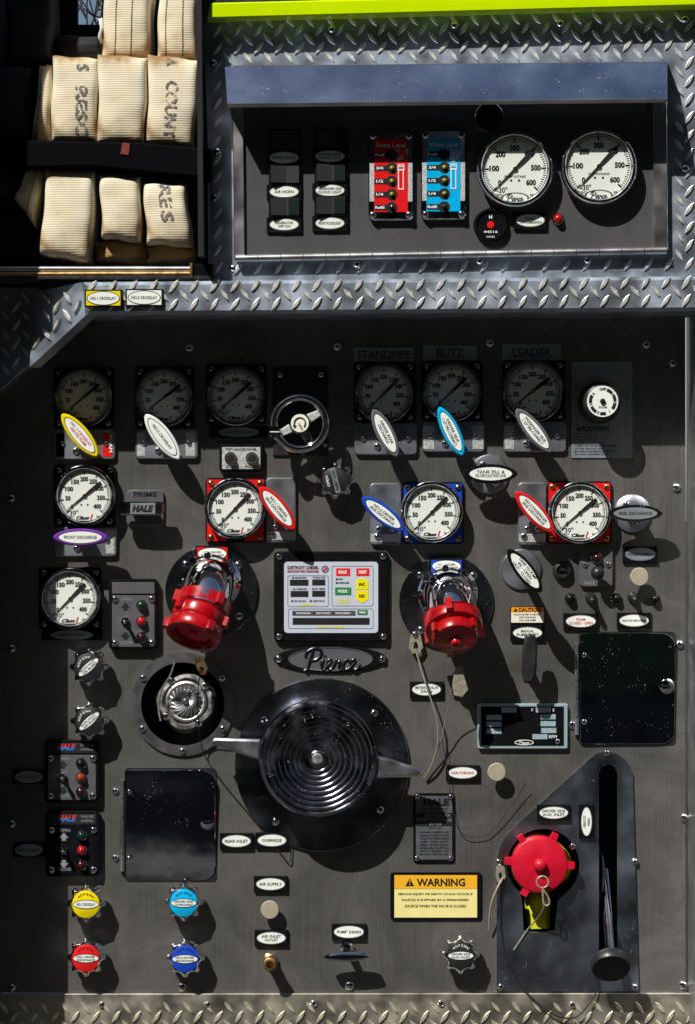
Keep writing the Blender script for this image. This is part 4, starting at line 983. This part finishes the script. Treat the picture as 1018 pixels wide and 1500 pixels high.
def access_door(label, x0, x1, y0, y1, tilt, screws, knob):
    cx, cy = (x0+x1)/2, (y0+y1)/2; w, h = x1-x0, y1-y0
    o = thing('access_door', label, 'door', cx, cy, 0, 6, 'mirror polished access doors')
    def corner(sx, sy, r): return [(sx*(w/2-r) + r*math.cos(a), sy*(h/2-r) + r*math.sin(a)) for a in [R({(1,1):0,(-1,1):90,(-1,-1):180,(1,-1):270}[(sx,sy)] + 90*i/6) for i in range(7)]]
    poly = corner(1, 1, 20) + corner(-1, 1, 4) + corner(-1, -1, 4) + corner(1, -1, 20)
    p = MB(); p.X = Matrix.Rotation(R(tilt[0]), 4, 'X') @ Matrix.Rotation(R(tilt[1]), 4, 'Y'); p.prism(poly, 3.5, 6.5, .8); d = p.build('door_leaf', 'mirror', o)
    b = MB(); b.prism(rrect(w+3, h+3, 6), 0, 1.2); b.build('gasket', 'black_satin', o)
    for i in range(5): MB().tube([(-w/2-5, h*.40-i*h*.165, 4), (-w/2-5, h*.40-(i+1)*h*.165+1.5, 4)], 3.6, 10).build('hinge_knuckle', 'plain_alu', o)
    for s in (.30, -.30): screw(d, -w/2+6, h*s, 6.4, 4.5); 
    for s in screws: screw(o, -w/2-15, h*s, 0, 5)
    k = MB(); k.lathe([(11, 6.4), (9.5, 7.4), (6, 8.3), (3, 8.7), (1e-7, 8.8)], 28, w/2-11.5, knob); k.build('finger_pull', 'mirror', d)
access_door('mirror polished access door with a side hinge under the booted toggles', 849, 988, 927, 1090, (1.7, .5), (), 3)
access_door('mirror polished access door with a side hinge beside the red lamp boxes', 184.5, 316, 1127, 1290, (3.0, -.5), (.30, -.30), 4)
# ------------------------------------------------------------------ engine display and nameplates
o = thing('engine_display', 'engine governor display with coloured buttons in a black frame', 'display', 485, 874, 0, 10)
MB().prism(rrect(166, 132, 7), 0, 9, 2).build('frame', 'black_gloss', o)
for s in (-1, 1):
    for t in (-1, 1): screw(o, s*75.5, t*58.5, 8.8, 5)
f = MB(); f.prism(rrect(136, 104, 5, 0, -1), 8.7, 9.6); f = f.build('face', 'screen_grey', o)
def fld(u0, u1, v0, v1, m, name, w=9.9): return MB().box(u0, u1, v0, v1, 9.4, w).build(name, m, f)
def outline(u0, u1, v0, v1):
    cx, cy, w_, h_ = (u0+u1)/2, (v0+v1)/2, u1-u0, v1-v0; MB().ring(rrect(w_, h_, 3, cx, cy), rrect(w_-1.6, h_-1.6, 2.4, cx, cy), 9.4, 9.85).build('outline', 'screen_line', f)
outline(-63, -3, -15, 31); outline(1.5, 61, -14, 45); outline(-62, 61, -47, -17.5)
txt(f, 'DETROIT DIESEL', -40, 42.5, 9.9, 4.4, width=46, bold=.04); fld(-63, -18, 38.6, 39.4, 'btn_red', 'rule_line'); txt(f, 'ELECTRONIC FIRE COMMANDER', -40, 36.4, 9.9, 2.6, width=46, bold=.03)
MB().ring(circ(5.5, 20, -8, 40), circ(3.2, 20, -8, 40), 9.4, 9.9).build('emblem', 'screen_line', f); MB().prism(ell(4.4, 1.4, R(40), -8, 40, 16), 9.6, 10.1).build('emblem', 'btn_red', f)
for (u, v, w_, t) in [(-46, 20.5, 27, 'ENGINE RPM'), (-17.5, 20.8, 19, 'VOLTS'), (-45.5, 4, 26, 'OIL PRESSURE'), (-17.5, 4.3, 19, 'ENG TEMP')]:
    fld(u-w_/2, u+w_/2, v-4.4, v+4.4, 'ink', 'readout'); txt(f, t, u, v+7, 9.9, 2.6, width=min(w_, 21), bold=.03)
for (u, t) in ((-56, 'ENGLISH'), (-29, 'METRIC')): MB().prism(circ(1.6, 14, u, -6.5), 9.4, 9.9).build('dot', 'ink', f); txt(f, t, u+12, -6.5, 9.9, 2.4, width=17, bold=.02)
txt(f, 'ENGINE DATA', -33, -12, 9.9, 2.6, width=23, m='btn_yellow', bold=.04)
def button(u, v, w_, h_, m, t, ink='ink_white'):
    b = fld(u-w_/2, u+w_/2, v-h_/2, v+h_/2, m, 'button', 10.1); txt(b, t, u, v, 10.4, h_*.42, width=w_*.62, m=ink, bold=.04)
button(17.5, 36, 19, 11, 'btn_red', 'IDLE'); button(45.5, 36, 19, 11, 'btn_red', 'PRESET'); button(17.5, 8, 22, 11, 'btn_green', 'MODE'); button(45, -23, 15, 7, 'btn_green', 'MENU')
for (pl, t, v) in [([(35.5, 10.5), (53.5, 10.5), (53.5, 23), (44.5, 28), (35.5, 23)], 'INC', 18), ([(35.5, 9), (53.5, 9), (53.5, -4), (44.5, -9.5), (35.5, -4)], 'DEC', 1)]:
    b = MB(); b.prism(pl, 9.4, 10.1); b = b.build('button', 'btn_yellow', f); txt(b, t, 44.5, v, 10.4, 4.6, width=9, bold=.04)
for v, t in ((25.5, 'RPM'), (20, 'PRESSURE')): MB().prism(circ(1.6, 14, 9, v), 9.4, 9.9).build('dot', 'ink', f); txt(f, t, 18.5 if t != 'RPM' else 14.5, v, 9.9, 2.6, width=14 if t != 'RPM' else 6, bold=.03)
txt(f, 'GOVERNOR', 18, -5, 9.9, 2.8, width=19, m='btn_yellow', bold=.04); txt(f, 'CONTROL', 18, -8.8, 9.9, 2.8, width=15, m='btn_yellow', bold=.04)
fld(-56, 35, -28, -20.5, 'slate_face', 'status_bar', 9.8)
for u, t in ((-50, 'PUMP ENGAGED'), (-21, 'OKAY TO PUMP'), (7, 'THROTTLE READY')): MB().prism(circ(1.6, 12, u-3, -24.2), 9.6, 10.1).build('dot', 'ink', f); txt(f, t, u+10, -24.2, 10.1, 2.4, width=21, m='ink_white', bold=.03)
fld(-55.5, 55.5, -41, -31, 'ink', 'readout'); txt(f, 'INFORMATION CENTER', 0, -44.2, 9.9, 2.8, width=40, m='btn_yellow', bold=.04)

o = thing('maker_plate', 'black oval cast plate with raised Pierce script', 'sign', 484, 965.5, 0, 5)
MB().prism(ell(82.5, 20.5, 0, 0, 0, 64, 1.12), 0, 4, 1.5).build('oval_base', 'black_gloss', o)
MB().ring(ell(61, 17.5, n=64), ell(59, 16, n=64), 3.5, 5).build('oval_rim', 'plate_steel', o); MB().prism(ell(59, 16, n=64), 3.4, 4.3).build('oval_field', 'slate_face', o)
pierce(o, 2, -1, 4.6, 84, 2.0, 'script_dark', 8)
for s in (-1, 1): screw(o, s*75, 0, 3.8, 5.5)

# ------------------------------------------------------------------ the two discharge outlets
def lug_block(mb, mtx, ang, r0, r1, z0, z1, hw):
    c = Vector((math.cos(R(ang)), math.sin(R(ang)), 0)); t = Vector((-c.y, c.x, 0)); vs = []
    for z in (z0, z1):
        for (r, h) in ((r0, -hw), (r1, -hw*.8), (r1, hw*.8), (r0, hw)): vs.append(mtx @ (c*r + t*h + Vector((0, 0, z))))
    mb.add(vs, [(0,1,2,3),(7,6,5,4),(0,1,5,4),(1,2,6,5),(2,3,7,6),(3,0,4,7)])
def outlet(label, px, py, r, elbow_pts, elbow_r):
    o = thing('discharge_outlet', label, 'outlet', px, py, 0, 0, 'chrome discharge elbows')
    fl = MB(); fl.lathe([(r, 0), (r, 3.5), (r-1.5, 5), (1e-7, 5.2)], 64); fl = fl.build('flange', 'mirror_dark', o)
    for a in (-44, 46, 132, -138): c = pt(a, r*.80); screw(fl, c[0], c[1], 5, 6)
    MB().lathe([(elbow_r+8, 4), (elbow_r+8, 9), (elbow_r+3, 13), (elbow_r, 16)], 48, elbow_pts[0][0], elbow_pts[0][1]).build('collar', 'chrome', o)
    MB().tube(smooth(elbow_pts, 8), elbow_r, 40).build('elbow', 'chrome_clean', o)
    MB().lathe([(5, 10), (6.5, 13), (6.5, 22), (5, 25), (1e-7, 25.5)], 16, elbow_pts[0][0]-4, elbow_pts[0][1]+elbow_r+1).build('bleed_cap', 'chrome', o); return o
mat('mirror_dark', (.24, .26, .31), 1, .22, .4, 18, bump=.25, bscale=9, specks=.6)
o = outlet('chrome discharge elbow on a black flange under the red label', 311, 866, 68, [(-1, 15, 4), (-1, 15, 24), (-2, 10, 44), (-5, -4, 60), (-11, -26, 74)], 36)
ax = Vector((-.27, -.80, .50)).normalized(); mx = axis_mtx((-6, -10, 60), ax) @ Matrix.Diagonal((.88, .88, .72, 1))
rc = at_px('hose_adapter', 'long red hose adapter with lugs and cap on the outlet under the red label', 'adapter', 311, 866, 0)
mb = MB(); mb.lathe([(38, -4), (43, 0), (45, 3), (45, 27), (43, 30), (41.5, 32), (42.5, 34), (44.5, 37), (44.5, 57), (43, 60), (41, 62), (41, 64), (45, 66), (46, 70), (46, 86), (44, 90), (37, 90), (35, 84), (31, 84), (29, 76), (1e-7, 76)], 64, mtx=mx); mb.build('body', 'red_paint', rc)
for z0, z1, angs in ((2, 26, (60, 180, 300)), (36, 56, (20, 140, 262)), (68, 88, (60, 180, 300))):
    for a in angs: mb = MB(); lug_block(mb, mx, a, 40, 51.5, z0, z1, 6.5); mb.build('lug', 'red_paint', rc)
mb = MB(); mb.lathe([(1e-7, 76), (28, 76), (28, 79), (8, 80), (7, 86), (1e-7, 87)], 40, mtx=mx); mb.build('end_plug', 'red_cap', rc)

o = outlet('chrome discharge elbow on a black flange under the blue label', 653, 882, 69, [(2, 12, 4), (2, 12, 26), (3, 8, 46), (5, -4, 62), (7, -18, 74)], 36)
ax = Vector((.08, -.72, .68)).normalized(); mx = axis_mtx((6, -18, 62), ax) @ Matrix.Diagonal((.88, .88, .86, 1))
rc = at_px('hose_adapter', 'short red hose adapter with a smaller red cap on the outlet under the blue label', 'adapter', 653, 882, 0)
mb = MB(); mb.lathe([(38, -2), (44, 2), (47, 5), (47.5, 8), (47.5, 28), (46, 31), (42, 32), (34, 32), (1e-7, 32)], 64, mtx=mx); mb.build('body', 'red_paint', rc)
for a in (95, 215, 335): mb = MB(); lug_block(mb, mx, a, 44, 55, 6, 30, 6.5); mb.build('lug', 'red_paint', rc)
mb = MB(); mb.lathe([(34, 30), (37, 33), (37.5, 36), (37.5, 50), (36, 53), (33, 54), (10, 55), (9, 62), (7, 65), (1e-7, 66)], 56, mtx=mx); cp = mb.build('cap', 'red_paint', rc)
for a in (40, 140, 255): mb = MB(); lug_block(mb, mx, a, 35, 45, 35, 52, 5); mb.build('cap_lug', 'red_paint', cp)

def flat_ring(mb, c, r, rin, w, n=20): mb.ring(circ(r, n, *c), circ(rin, n, *c), w, w+2)
def clip(label, px, py, w, pts, m, name='lanyard_clip', hole=None):
    o = at_px(name, label, 'clip', px, py, w*S); q = [(x-px, py-y) for x, y in pts]
    if hole: 
        hx, hy, hr = hole; n = len(q)
        MB().ring(q, [(hx-px + hr*math.cos(-2*math.pi*i/n - 1.57+6.28), py-hy + hr*math.sin(2*math.pi*i/n)) for i in range(n)] if False else [((a-(hx-px))*.36+(hx-px), (b-(py-hy))*.36+(py-hy)) for a, b in q], 0, 2).build('plate', m, o)
    else: MB().prism(q, 0, 2, .5).build('plate', m, o)
    return o
clip('tan teardrop lanyard lug screwed beside the outlet under the blue label', 608, 944, 8, [(601, 930), (608, 925), (615, 930), (619, 948), (613, 957), (603, 957), (598, 948)], 'ring_tan', hole=(608, 948, 4)); 
s_ = thing('lug_screw', 'round head screw holding the tan lanyard lug', 'screw', 607.5, 930, 0, 8); screw(s_, 0, 0, 9, 5)
clip('tan tab hanging under the short red adapter cap', 673, 1000, 62, [(666, 977), (676, 977), (679, 990), (685, 1010), (676, 1021), (664, 1018), (662, 1002)], 'ring_tan')
clip('brown clip hanging from the end of the long red adapter', 294, 972, 92, [(285, 962), (291, 961), (300, 968), (305, 978), (302, 988), (295, 988), (289, 978)], 'brass', hole=(297, 978, 4))
cable('steel lanyard hanging from the tan lug past the metering valve label', [(608, 950, 10), (616, 980, 14), (625, 1008, 18), (634, 1036, 20), (640, 1060, 20), (640, 1090, 18), (632, 1120, 12), (621, 1140, 6)], 1.3)
cable('thin lanyard running down from the tan tab under the short red adapter', [(672, 985, 60), (664, 1000, 50), (655, 1040, 30), (646, 1080, 18), (634, 1116, 8), (621, 1139, 5)], .8)
cable('steel lanyard looping from the long red adapter round the drain valve', [(256, 972, 30), (250, 990, 22), (238, 1010, 10), (233, 1035, 4), (236, 1056, 3)], 1.4)
cable('thin dark lanyard trailing from the long red adapter past the drain ring', [(294, 985, 88), (290, 1020, 60), (292, 1060, 30), (300, 1105, 8), (330, 1150, 4), (372, 1200, 4), (410, 1248, 4), (424, 1264, 4), (427, 1250, 4), (427, 1220, 4)], .8, 'black_satin')

cable('long thin dark lanyard sagging between the foam drain label and the slotted plate', [(645, 1075, 14), (655, 1130, 10), (661, 1175, 8), (668, 1208, 7), (680, 1224, 6), (698, 1226, 6), (716, 1220, 6), (738, 1194, 8), (762, 1160, 10), (770, 1148, 12)], .5, 'black_satin')

# ------------------------------------------------------------------ recessed drain valve
o = thing('drain_valve', 'weathered cast drain valve with a fluted rosette, set in a round recess', 'valve', 268.5, 1031, 0, 0)
fl = MB(); fl.ring(circ(76, 64), circ(61, 64), 0, 4); fl = fl.build('trim_ring', 'ring_steel', o)
for a in (180, 122, 238, 57, 303): c = pt(a, 69); screw(fl, c[0], c[1], 3.8, 5.2)
b = MB(); b.lathe([(50, -58), (46, -30), (42, -14), (40, -9), (34, -8), (32, -12), (30, -16), (1e-7, -16)], 48, 4, 3, wave=(.045, 4, .6)); cb = b.build('casting', 'cast_alu', o)
for a in (-35, 52, 150, 232): c = pt(a, 37, 4, 3); screw(cb, c[0], c[1], -9, 6)
b = MB(); b.lathe([(30, -16), (30, -8), (27, -6), (24, -8), (1e-7, -8)], 40, 4, 3); b.build('collar', 'cast_alu', o)
rs = MB(); rs.lathe([(4.5, -8), (4.5, -2), (3, -.5), (1e-7, -.3)], 16, 4, 3); rs = rs.build('rosette', 'plain_alu', o)
for i in range(20):
    a = i*18; pts = [(4 + (5+j*4.4)*math.sin(R(a+j*9)), 3 + (5+j*4.4)*math.cos(R(a+j*9)), -6 + .6*j*(4-j)) for j in range(5)]
    MB().tube(pts, [.9, 1.4, 1.8, 2.2, 1.5], 6).build('flute', 'plain_alu', rs)

# ------------------------------------------------------------------ big suction inlet cap
o = thing('inlet_flange', 'dark polished round flange behind the long handled suction cap', 'flange', 472, 1120, 0, 0)
fl = MB(); fl.lathe([(127, 0), (127, 4), (125.5, 5.5), (1e-7, 5.6)], 96); fl.build('plate', 'mirror_dark', o)
for a in (-52, 45, 128, 219): c = pt(a, 107); screw(o, c[0], c[1], 5.2, 6)
o = thing('suction_cap', 'large dark chrome suction cap with concentric rings and two long handles', 'cap', 466, 1111, 0, 58)
prof = [(78, 5), (78, 34), (84, 40), (85, 46), (85, 60), (83, 64), (79, 65.5)]
rr = 76.0
while rr > 14: prof += [(rr, 64.2), (rr-1.4, 66.2), (rr-4.2, 66.6), (rr-6.0, 64.6)]; rr -= 7.6
prof += [(13, 66), (10, 68.5), (1e-7, 69)]
MB().lathe(prof, 96).build('cap_body', 'ring_chrome', o)
MB().lathe([(9, 68), (7, 70), (1e-7, 70.5)], 24).build('centre_boss', 'cast_alu', o)
for sgn, tip, a0, a1 in ((-1, (-149, 24), (-83, 27), (-84, -2)), (1, (147, -21), (83, 4), (83, -28))):
    h = MB(); pl = [a0, (tip[0], tip[1]+5), (tip[0]+sgn*4, tip[1]), (tip[0], tip[1]-6), a1] if sgn > 0 else [a1, (tip[0], tip[1]-6), (tip[0]+sgn*4, tip[1]), (tip[0], tip[1]+5), a0]
    if sgn > 0: pl = pl[::-1]
    h.prism(pl, 40, 58, 3); h = h.build('handle', 'handle_alu', o)
    cx = sum(p[0] for p in pl)/5; cy = sum(p[1] for p in pl)/5
    MB().prism([((p[0]-cx)*.72+cx, (p[1]-cy)*.60+cy) for p in pl], 57.5, 58.4).build('handle_web', 'plate_steel', h)

# ------------------------------------------------------------------ left column
star_knob('black front inlet air bleed star knob, upper of the pair with tilted plates', 131, 977, 'black_satin', ['FRONT INLET', 'AIR BLEED'], 42, 24, 'ink_white')
star_knob('black rear inlet air bleed star knob, lower of the pair with tilted plates', 132, 1056, 'black_satin', ['REAR INLET', 'AIR BLEED'], 42, 24, 'ink_white')
star_knob('yellow No.1 crosslay star knob', 127, 1324, 'label_yellow', ['NO.1 CROSSLAY'], 0, 24)
star_knob('light blue driver side pre-connect star knob', 270, 1322, 'label_cyan', ['DRIVER SIDE', '1 1/2" PRE-CONNECT'], 0, 24)
star_knob('red No.1 driver side discharge star knob', 127, 1403, 'label_red', ['NO.1 DRIVER', 'SIDE DISCHARGE'], 0, 24)
star_knob('dark blue No.2 driver side discharge star knob', 272, 1404, 'label_blue', ['NO.2 DRIVER', 'SIDE DISCHARGE'], 0, 24)
star_knob('black driver side auxiliary inlet star knob beside the pointed plate', 674, 1399, 'black_satin', ['DRIVER SIDE', 'AUX. INLET'], 0, 24, 'ink_white')
valve_controller('grey faced valve controller with one red lamp, beside the half shaded gauge', 196, 900, 72, 104, ['lamp_green', 'lamp_red', 'lamp_dark'], False)
valve_controller('valve controller with amber lamp under the star knobs with tilted plates', 106, 1130, 80, 92, ['black_gloss', 'lamp_amber', 'lamp_dark'], True, 'slate_face', 'black_satin')
valve_controller('black faced valve controller with red lamp beside the mirror door', 107, 1236, 79, 96, ['lamp_green', 'lamp_red', 'lamp_dark'], True, 'black_gloss', 'black_satin')
label_plate('shaded front inlet label beside the controller with the amber lamp', 43, 1138, 46, 21, ['FRONT INLET'], face='label_silver')
label_plate('shaded rear inlet label beside the black faced controller', 43, 1245, 46, 21, ['REAR INLET'], face='label_silver')

# ------------------------------------------------------------------ lower middle labels and fittings
label_plate('rear inlet label next to the override label', 347, 1232, 49, 23, ['REAR INLET'])
label_plate('override label next to the rear inlet label', 399, 1231, 49, 23, ['OVERRIDE'])
label_plate('air supply label above a tan pull button', 397, 1295, 49, 23, ['AIR SUPPLY'])
label_plate('air inlet outlet label below a tan pull button', 398, 1374, 49, 23, ['AIR INLET', 'OUTLET'], th=4)
label_plate('pump drain label above the chrome drain handle', 511, 1365, 49, 23, ['PUMP DRAIN'])
label_plate('metering valve drain label behind the lanyard', 624, 1010, 49, 23, ['METERING VALVE', 'DRAIN'], th=4)
label_plate('foam system drain label with red lettering', 677, 1132, 49, 22, ['FOAM SYSTEM DRAIN'], ink='ink_red', th=4)
o = thing('air_fitting', 'brass air hose fitting poking out under the air inlet label', 'fitting', 396, 1413, 0, 36)
MB().lathe([(11, 0), (11, 6), (8.5, 8), (8.5, 30), (10, 31), (10, 37), (8, 38), (5.5, 38), (5, 28), (1e-7, 28)], 24).build('barrel', 'brass', o)
MB().lathe([(12.5, 0), (12.5, 4), (9, 6)], 6).build('nut', 'plain_alu', o)
o = thing('drain_control', 'chrome T shaped pump drain handle pointing at the viewer', 'handle', 508, 1401, 0, 30)
MB().lathe([(10, 0), (10, 4), (6, 8), (5, 30)], 20, 0, 8).build('stem', 'chrome', o)
MB().prism(ell(33, 7, R(1), 0, 0, 40, 1.1), 24, 36, 3).build('cross_bar', 'chrome', o)
o = thing('data_plate', 'black framed pump data plate with four screws', 'plate', 635, 1213, 0, 3)
MB().prism(rrect(61, 102, 5), 0, 2.5, .6).build('backing', 'black_gloss', o)
mat('label_silver_dark', (.12, .13, .145), .3, .4, .2, 80)
MB().box(-26.5, 26.5, -46, 20.5, 2.3, 3).build('field', 'label_silver_dark', o); MB().box(-26.5, 26.5, 22, 47, 2.3, 3).build('field', 'label_silver_dark', o)
MB().box(-27, 27, 15, 21.5, 2.9, 3.3).build('band', 'ink', o); MB().box(-27, 27, 3, 9.5, 2.9, 3.3).build('band', 'ink', o)
txt(o, 'HALE', 3, 38, 3.5, 11, width=38, bold=.06); txt(o, 'FIRE PUMP COMPANY', 3, 28.5, 3.5, 2.6, width=34); txt(o, 'CONSHOHOCKEN, PA', 3, 24.6, 3.5, 2.4, width=32)
txt(o, 'QFLO125-23X', 5, 18.3, 3.6, 4.2, width=38, m='ink_dim'); txt(o, 'MODEL NUMBER', 2, 12, 3.5, 2.4, width=26); txt(o, '81103', 2, 6.2, 3.6, 4.2, width=18, m='ink_dim'); txt(o, 'SERIAL NO.', 2, .2, 3.5, 2.4, width=18)
for i, t in enumerate(['THIS PUMP IS COVERED BY ONE', 'OR MORE OF THE FOLLOWING', 'PATENTS AND OTHERS PENDING', '4337830  4409999  4460079', '4488844  4769989  4822240', '5084649  5189960', 'REFER TO THE OPERATION', 'MANUAL BEFORE USE']): txt(o, t, 0, -6-i*4.6, 3.5, 2.5, width=42)
for s in (-1, 1):
    for t in (-44.5, 46): screw(o, s*24.5, t, 2.6, 4)
o = thing('warning_sign', 'yellow WARNING sign in a black frame about pressurized inlets', 'sign', 638, 1313, 0, 4)
MB().prism(rrect(134, 70, 5), 0, 3.5, 1.2).build('frame', 'black_gloss', o); MB().box(-61, 60, -31, 10.5, 3.2, 4).build('text_field', 'warn_pale', o); MB().box(-61, 60, 11, 31, 3.2, 4).build('header_field', 'warn_orange', o)
txt(o, 'WARNING', 7, 20.5, 4.3, 11.5, width=71, bold=.03); tri = MB(); tri.prism([(-45, 15), (-32, 15), (-38.5, 26.5)], 3.9, 4.3); tri = tri.build('hazard_triangle', 'ink', o)
MB().prism([(-39.3, 23.5), (-37.7, 23.5), (-38.2, 18.9), (-38.8, 18.9)], 4.2, 4.6).build('exclamation_mark', 'warn_orange', tri); MB().prism(circ(.8, 10, -38.5, 17.3), 4.2, 4.6).build('exclamation_mark', 'warn_orange', tri)
for i, (t, w_) in enumerate([('SERIOUS INJURY OR DEATH COULD OCCUR IF', 109), ('INLET(S) IS SUPPLIED BY A PRESSURIZED', 98), ('SOURCE WHEN THE VALVE IS CLOSED', 90)]): txt(o, t, -1, 3-i*8.6, 4.3, 3.9, width=w_, bold=.02)
# small status tablet
o = thing('level_display', 'black status display with pale blue framed edge and small windows', 'display', 765, 1064, 0, 8)
MB().prism(rrect(132, 66, 3), 0, 7, 1).build('rim', 'tablet_rim', o); f = MB(); f.box(-61, 60, -28, 29, 6.8, 8, .4); f = f.build('face', 'black_gloss', o)
mat('tablet_window', (.30, .42, .47), 0, .4, .2, 200)
for (u, v) in [(-20, 24), (30, 24), (-42, 13), (-42, 3), (-42, -7), (37, 14), (37, 4), (38, -6), (25, -15)]: MB().box(u-11, u+11, v-3.7, v+3.7, 7.9, 8.5).build('window', 'tablet_window', f)
txt(f, 'RPM', 44, -15, 8.4, 4.6, m='ink_white'); txt(f, 'F', 14, 24, 8.4, 4, m='ink_white'); txt(f, 'E', 45, 24, 8.4, 4, m='ink_white')
MB().ring(ell(14, 4, 0, 2, -23.5), ell(12.6, 3, 0, 2, -23.5), 7.9, 8.5).build('logo_oval', 'ink_white', f); pierce(f, 2, -23.5, 8.4, 17, .4, 'ink_white', 5); screw(f, 51, -22, 8, 4)

# ------------------------------------------------------------------ auxiliary inlet
ap = at_px('inlet_plate', 'polished steel plate with a long slot and a round inlet opening', 'plate', 830, 1452, 0)
OUT = [(727, 1452), (727, 1262), (731, 1242), (741, 1224), (758, 1207), (862, 1113), (873, 1104), (888, 1100), (904, 1104), (918, 1115), (926, 1132), (935, 1452)]
holed('plate_sheet', ap, OUT, [aux_hole(0), slot_hole(0)], .004, .0035, 'plate_dull')
for (x, y) in [(888, 1103), (730, 1263), (733, 1446), (929, 1262), (929, 1446), (838, 1240)]: q = loc_px(ap, x, y, .004); screw(ap, q[0], q[1], 4, 5)
label_plate('driver side aux inlet label on the slotted plate', 810, 1190, 49, 23, ['DRIVER SIDE', 'AUX. INLET'], th=4, w_off=4)
label_plate('upright closed open label beside the slot', 858, 1203, 22, 49, ['CLOSED', 'OPEN'], th=3.6, vertical=True, w_off=4)
o = thing('inlet_valve', 'lime yellow auxiliary inlet valve body inside the round opening', 'valve', 795, 1272, 0, 0)
MB().lathe([(44, -85), (44, -26), (43, -8), (38, -2), (1e-7, -2)], 48, -3, 6, wave=(.07, 3, .5)).build('valve_body', 'lime_body', o)
MB().tube([(-6, -40, -60), (-6, -60, -30), (-5, -92, -26)], [20, 19, 17], 24).build('drain_tube', 'lime_body', o)
o = thing('screw_cap', 'round red inlet cap with five lugs and a domed centre', 'cap', 790, 1267, 0, 30)
cp = MB(); cp.lathe([(39, 6), (41, 9), (41.5, 24), (40, 29), (37, 30.5), (12, 31), (1e-7, 31)], 64); cp = cp.build('cap_body', 'red_cap', o)
for a in (-35, 28, 92, 208, 276): mb = MB(); lug_block(mb, Matrix.Identity(4), 90-a, 38, 51, 12, 28, 5.5); mb.build('lug', 'red_cap', o)
MB().lathe([(9.5, 30), (9.5, 36), (8, 40), (4, 42.5), (1e-7, 43)], 28, 0, 0).build('centre_knob', 'red_cap', o)
o = at_px('swivel_ring', 'grey wire ring and clip hanging from the red inlet cap', 'clip', 795, 1290, .044)
mb = MB(); mb.tube([(8.5*math.cos(2*math.pi*i/20)-1, 8.5*math.sin(2*math.pi*i/20)-2, 0) for i in range(20)], 1.3, 7, close=True); mb.build('ring', 'ring_tan', o)
mb = MB(); mb.tube(smooth([(-2, -11, 0), (2, -16, 1), (7, -24, 0), (9, -32, 0), (6, -36, 0), (1, -34, 0), (0, -26, 0), (-1, -14, 0)], 5), 1.5, 7); mb.build('clip_hook', 'ring_tan', o)
cable('steel lanyard hanging from the clip of the red inlet cap', [(798, 1322, 42), (793, 1336, 30), (784, 1348, 12), (772, 1362, 6), (752, 1392, 6)], 1.2)
clip('small tan lug screwed on beside the red inlet cap', 732, 1284, 6, [(726, 1270), (732, 1266), (738, 1270), (740, 1284), (735, 1293), (729, 1293), (725, 1284)], 'ring_tan', hole=(732, 1284, 4))
cable('pale steel lanyard end curling down from the tan lug by the red inlet cap', [(736, 1286, 10), (728, 1300, 16), (720, 1320, 18), (716, 1345, 14), (716, 1362, 8)], 1.4, 'ring_tan')
cable('long dark lanyard looping below the slotted plate over the kick strip', [(736, 1290, 9), (732, 1330, 7), (737, 1390, 6), (756, 1435, 7), (785, 1468, 12), (815, 1488, 14), (842, 1490, 14), (862, 1470, 14), (873, 1450, 12), (872, 1425, 10)], 1.2, 'black_satin')
o = thing('slide_lever', 'black disc knob on a chrome rod sticking out of the long slot', 'lever', 895, 1408, 0, 62)
MB().tube([(-2, 118, -40), (0, 60, 0), (0, 0, 56)], [7, 7, 6.5], 20).build('rod', 'dark_chrome', o)
mx = axis_mtx((0, -2, 44), (0, -.62, .78)); MB().lathe([(12, -2), (27, 0), (29, 4), (29, 12), (27, 16), (1e-7, 17)], 44, mtx=mx).build('disc_knob', 'black_satin', o)
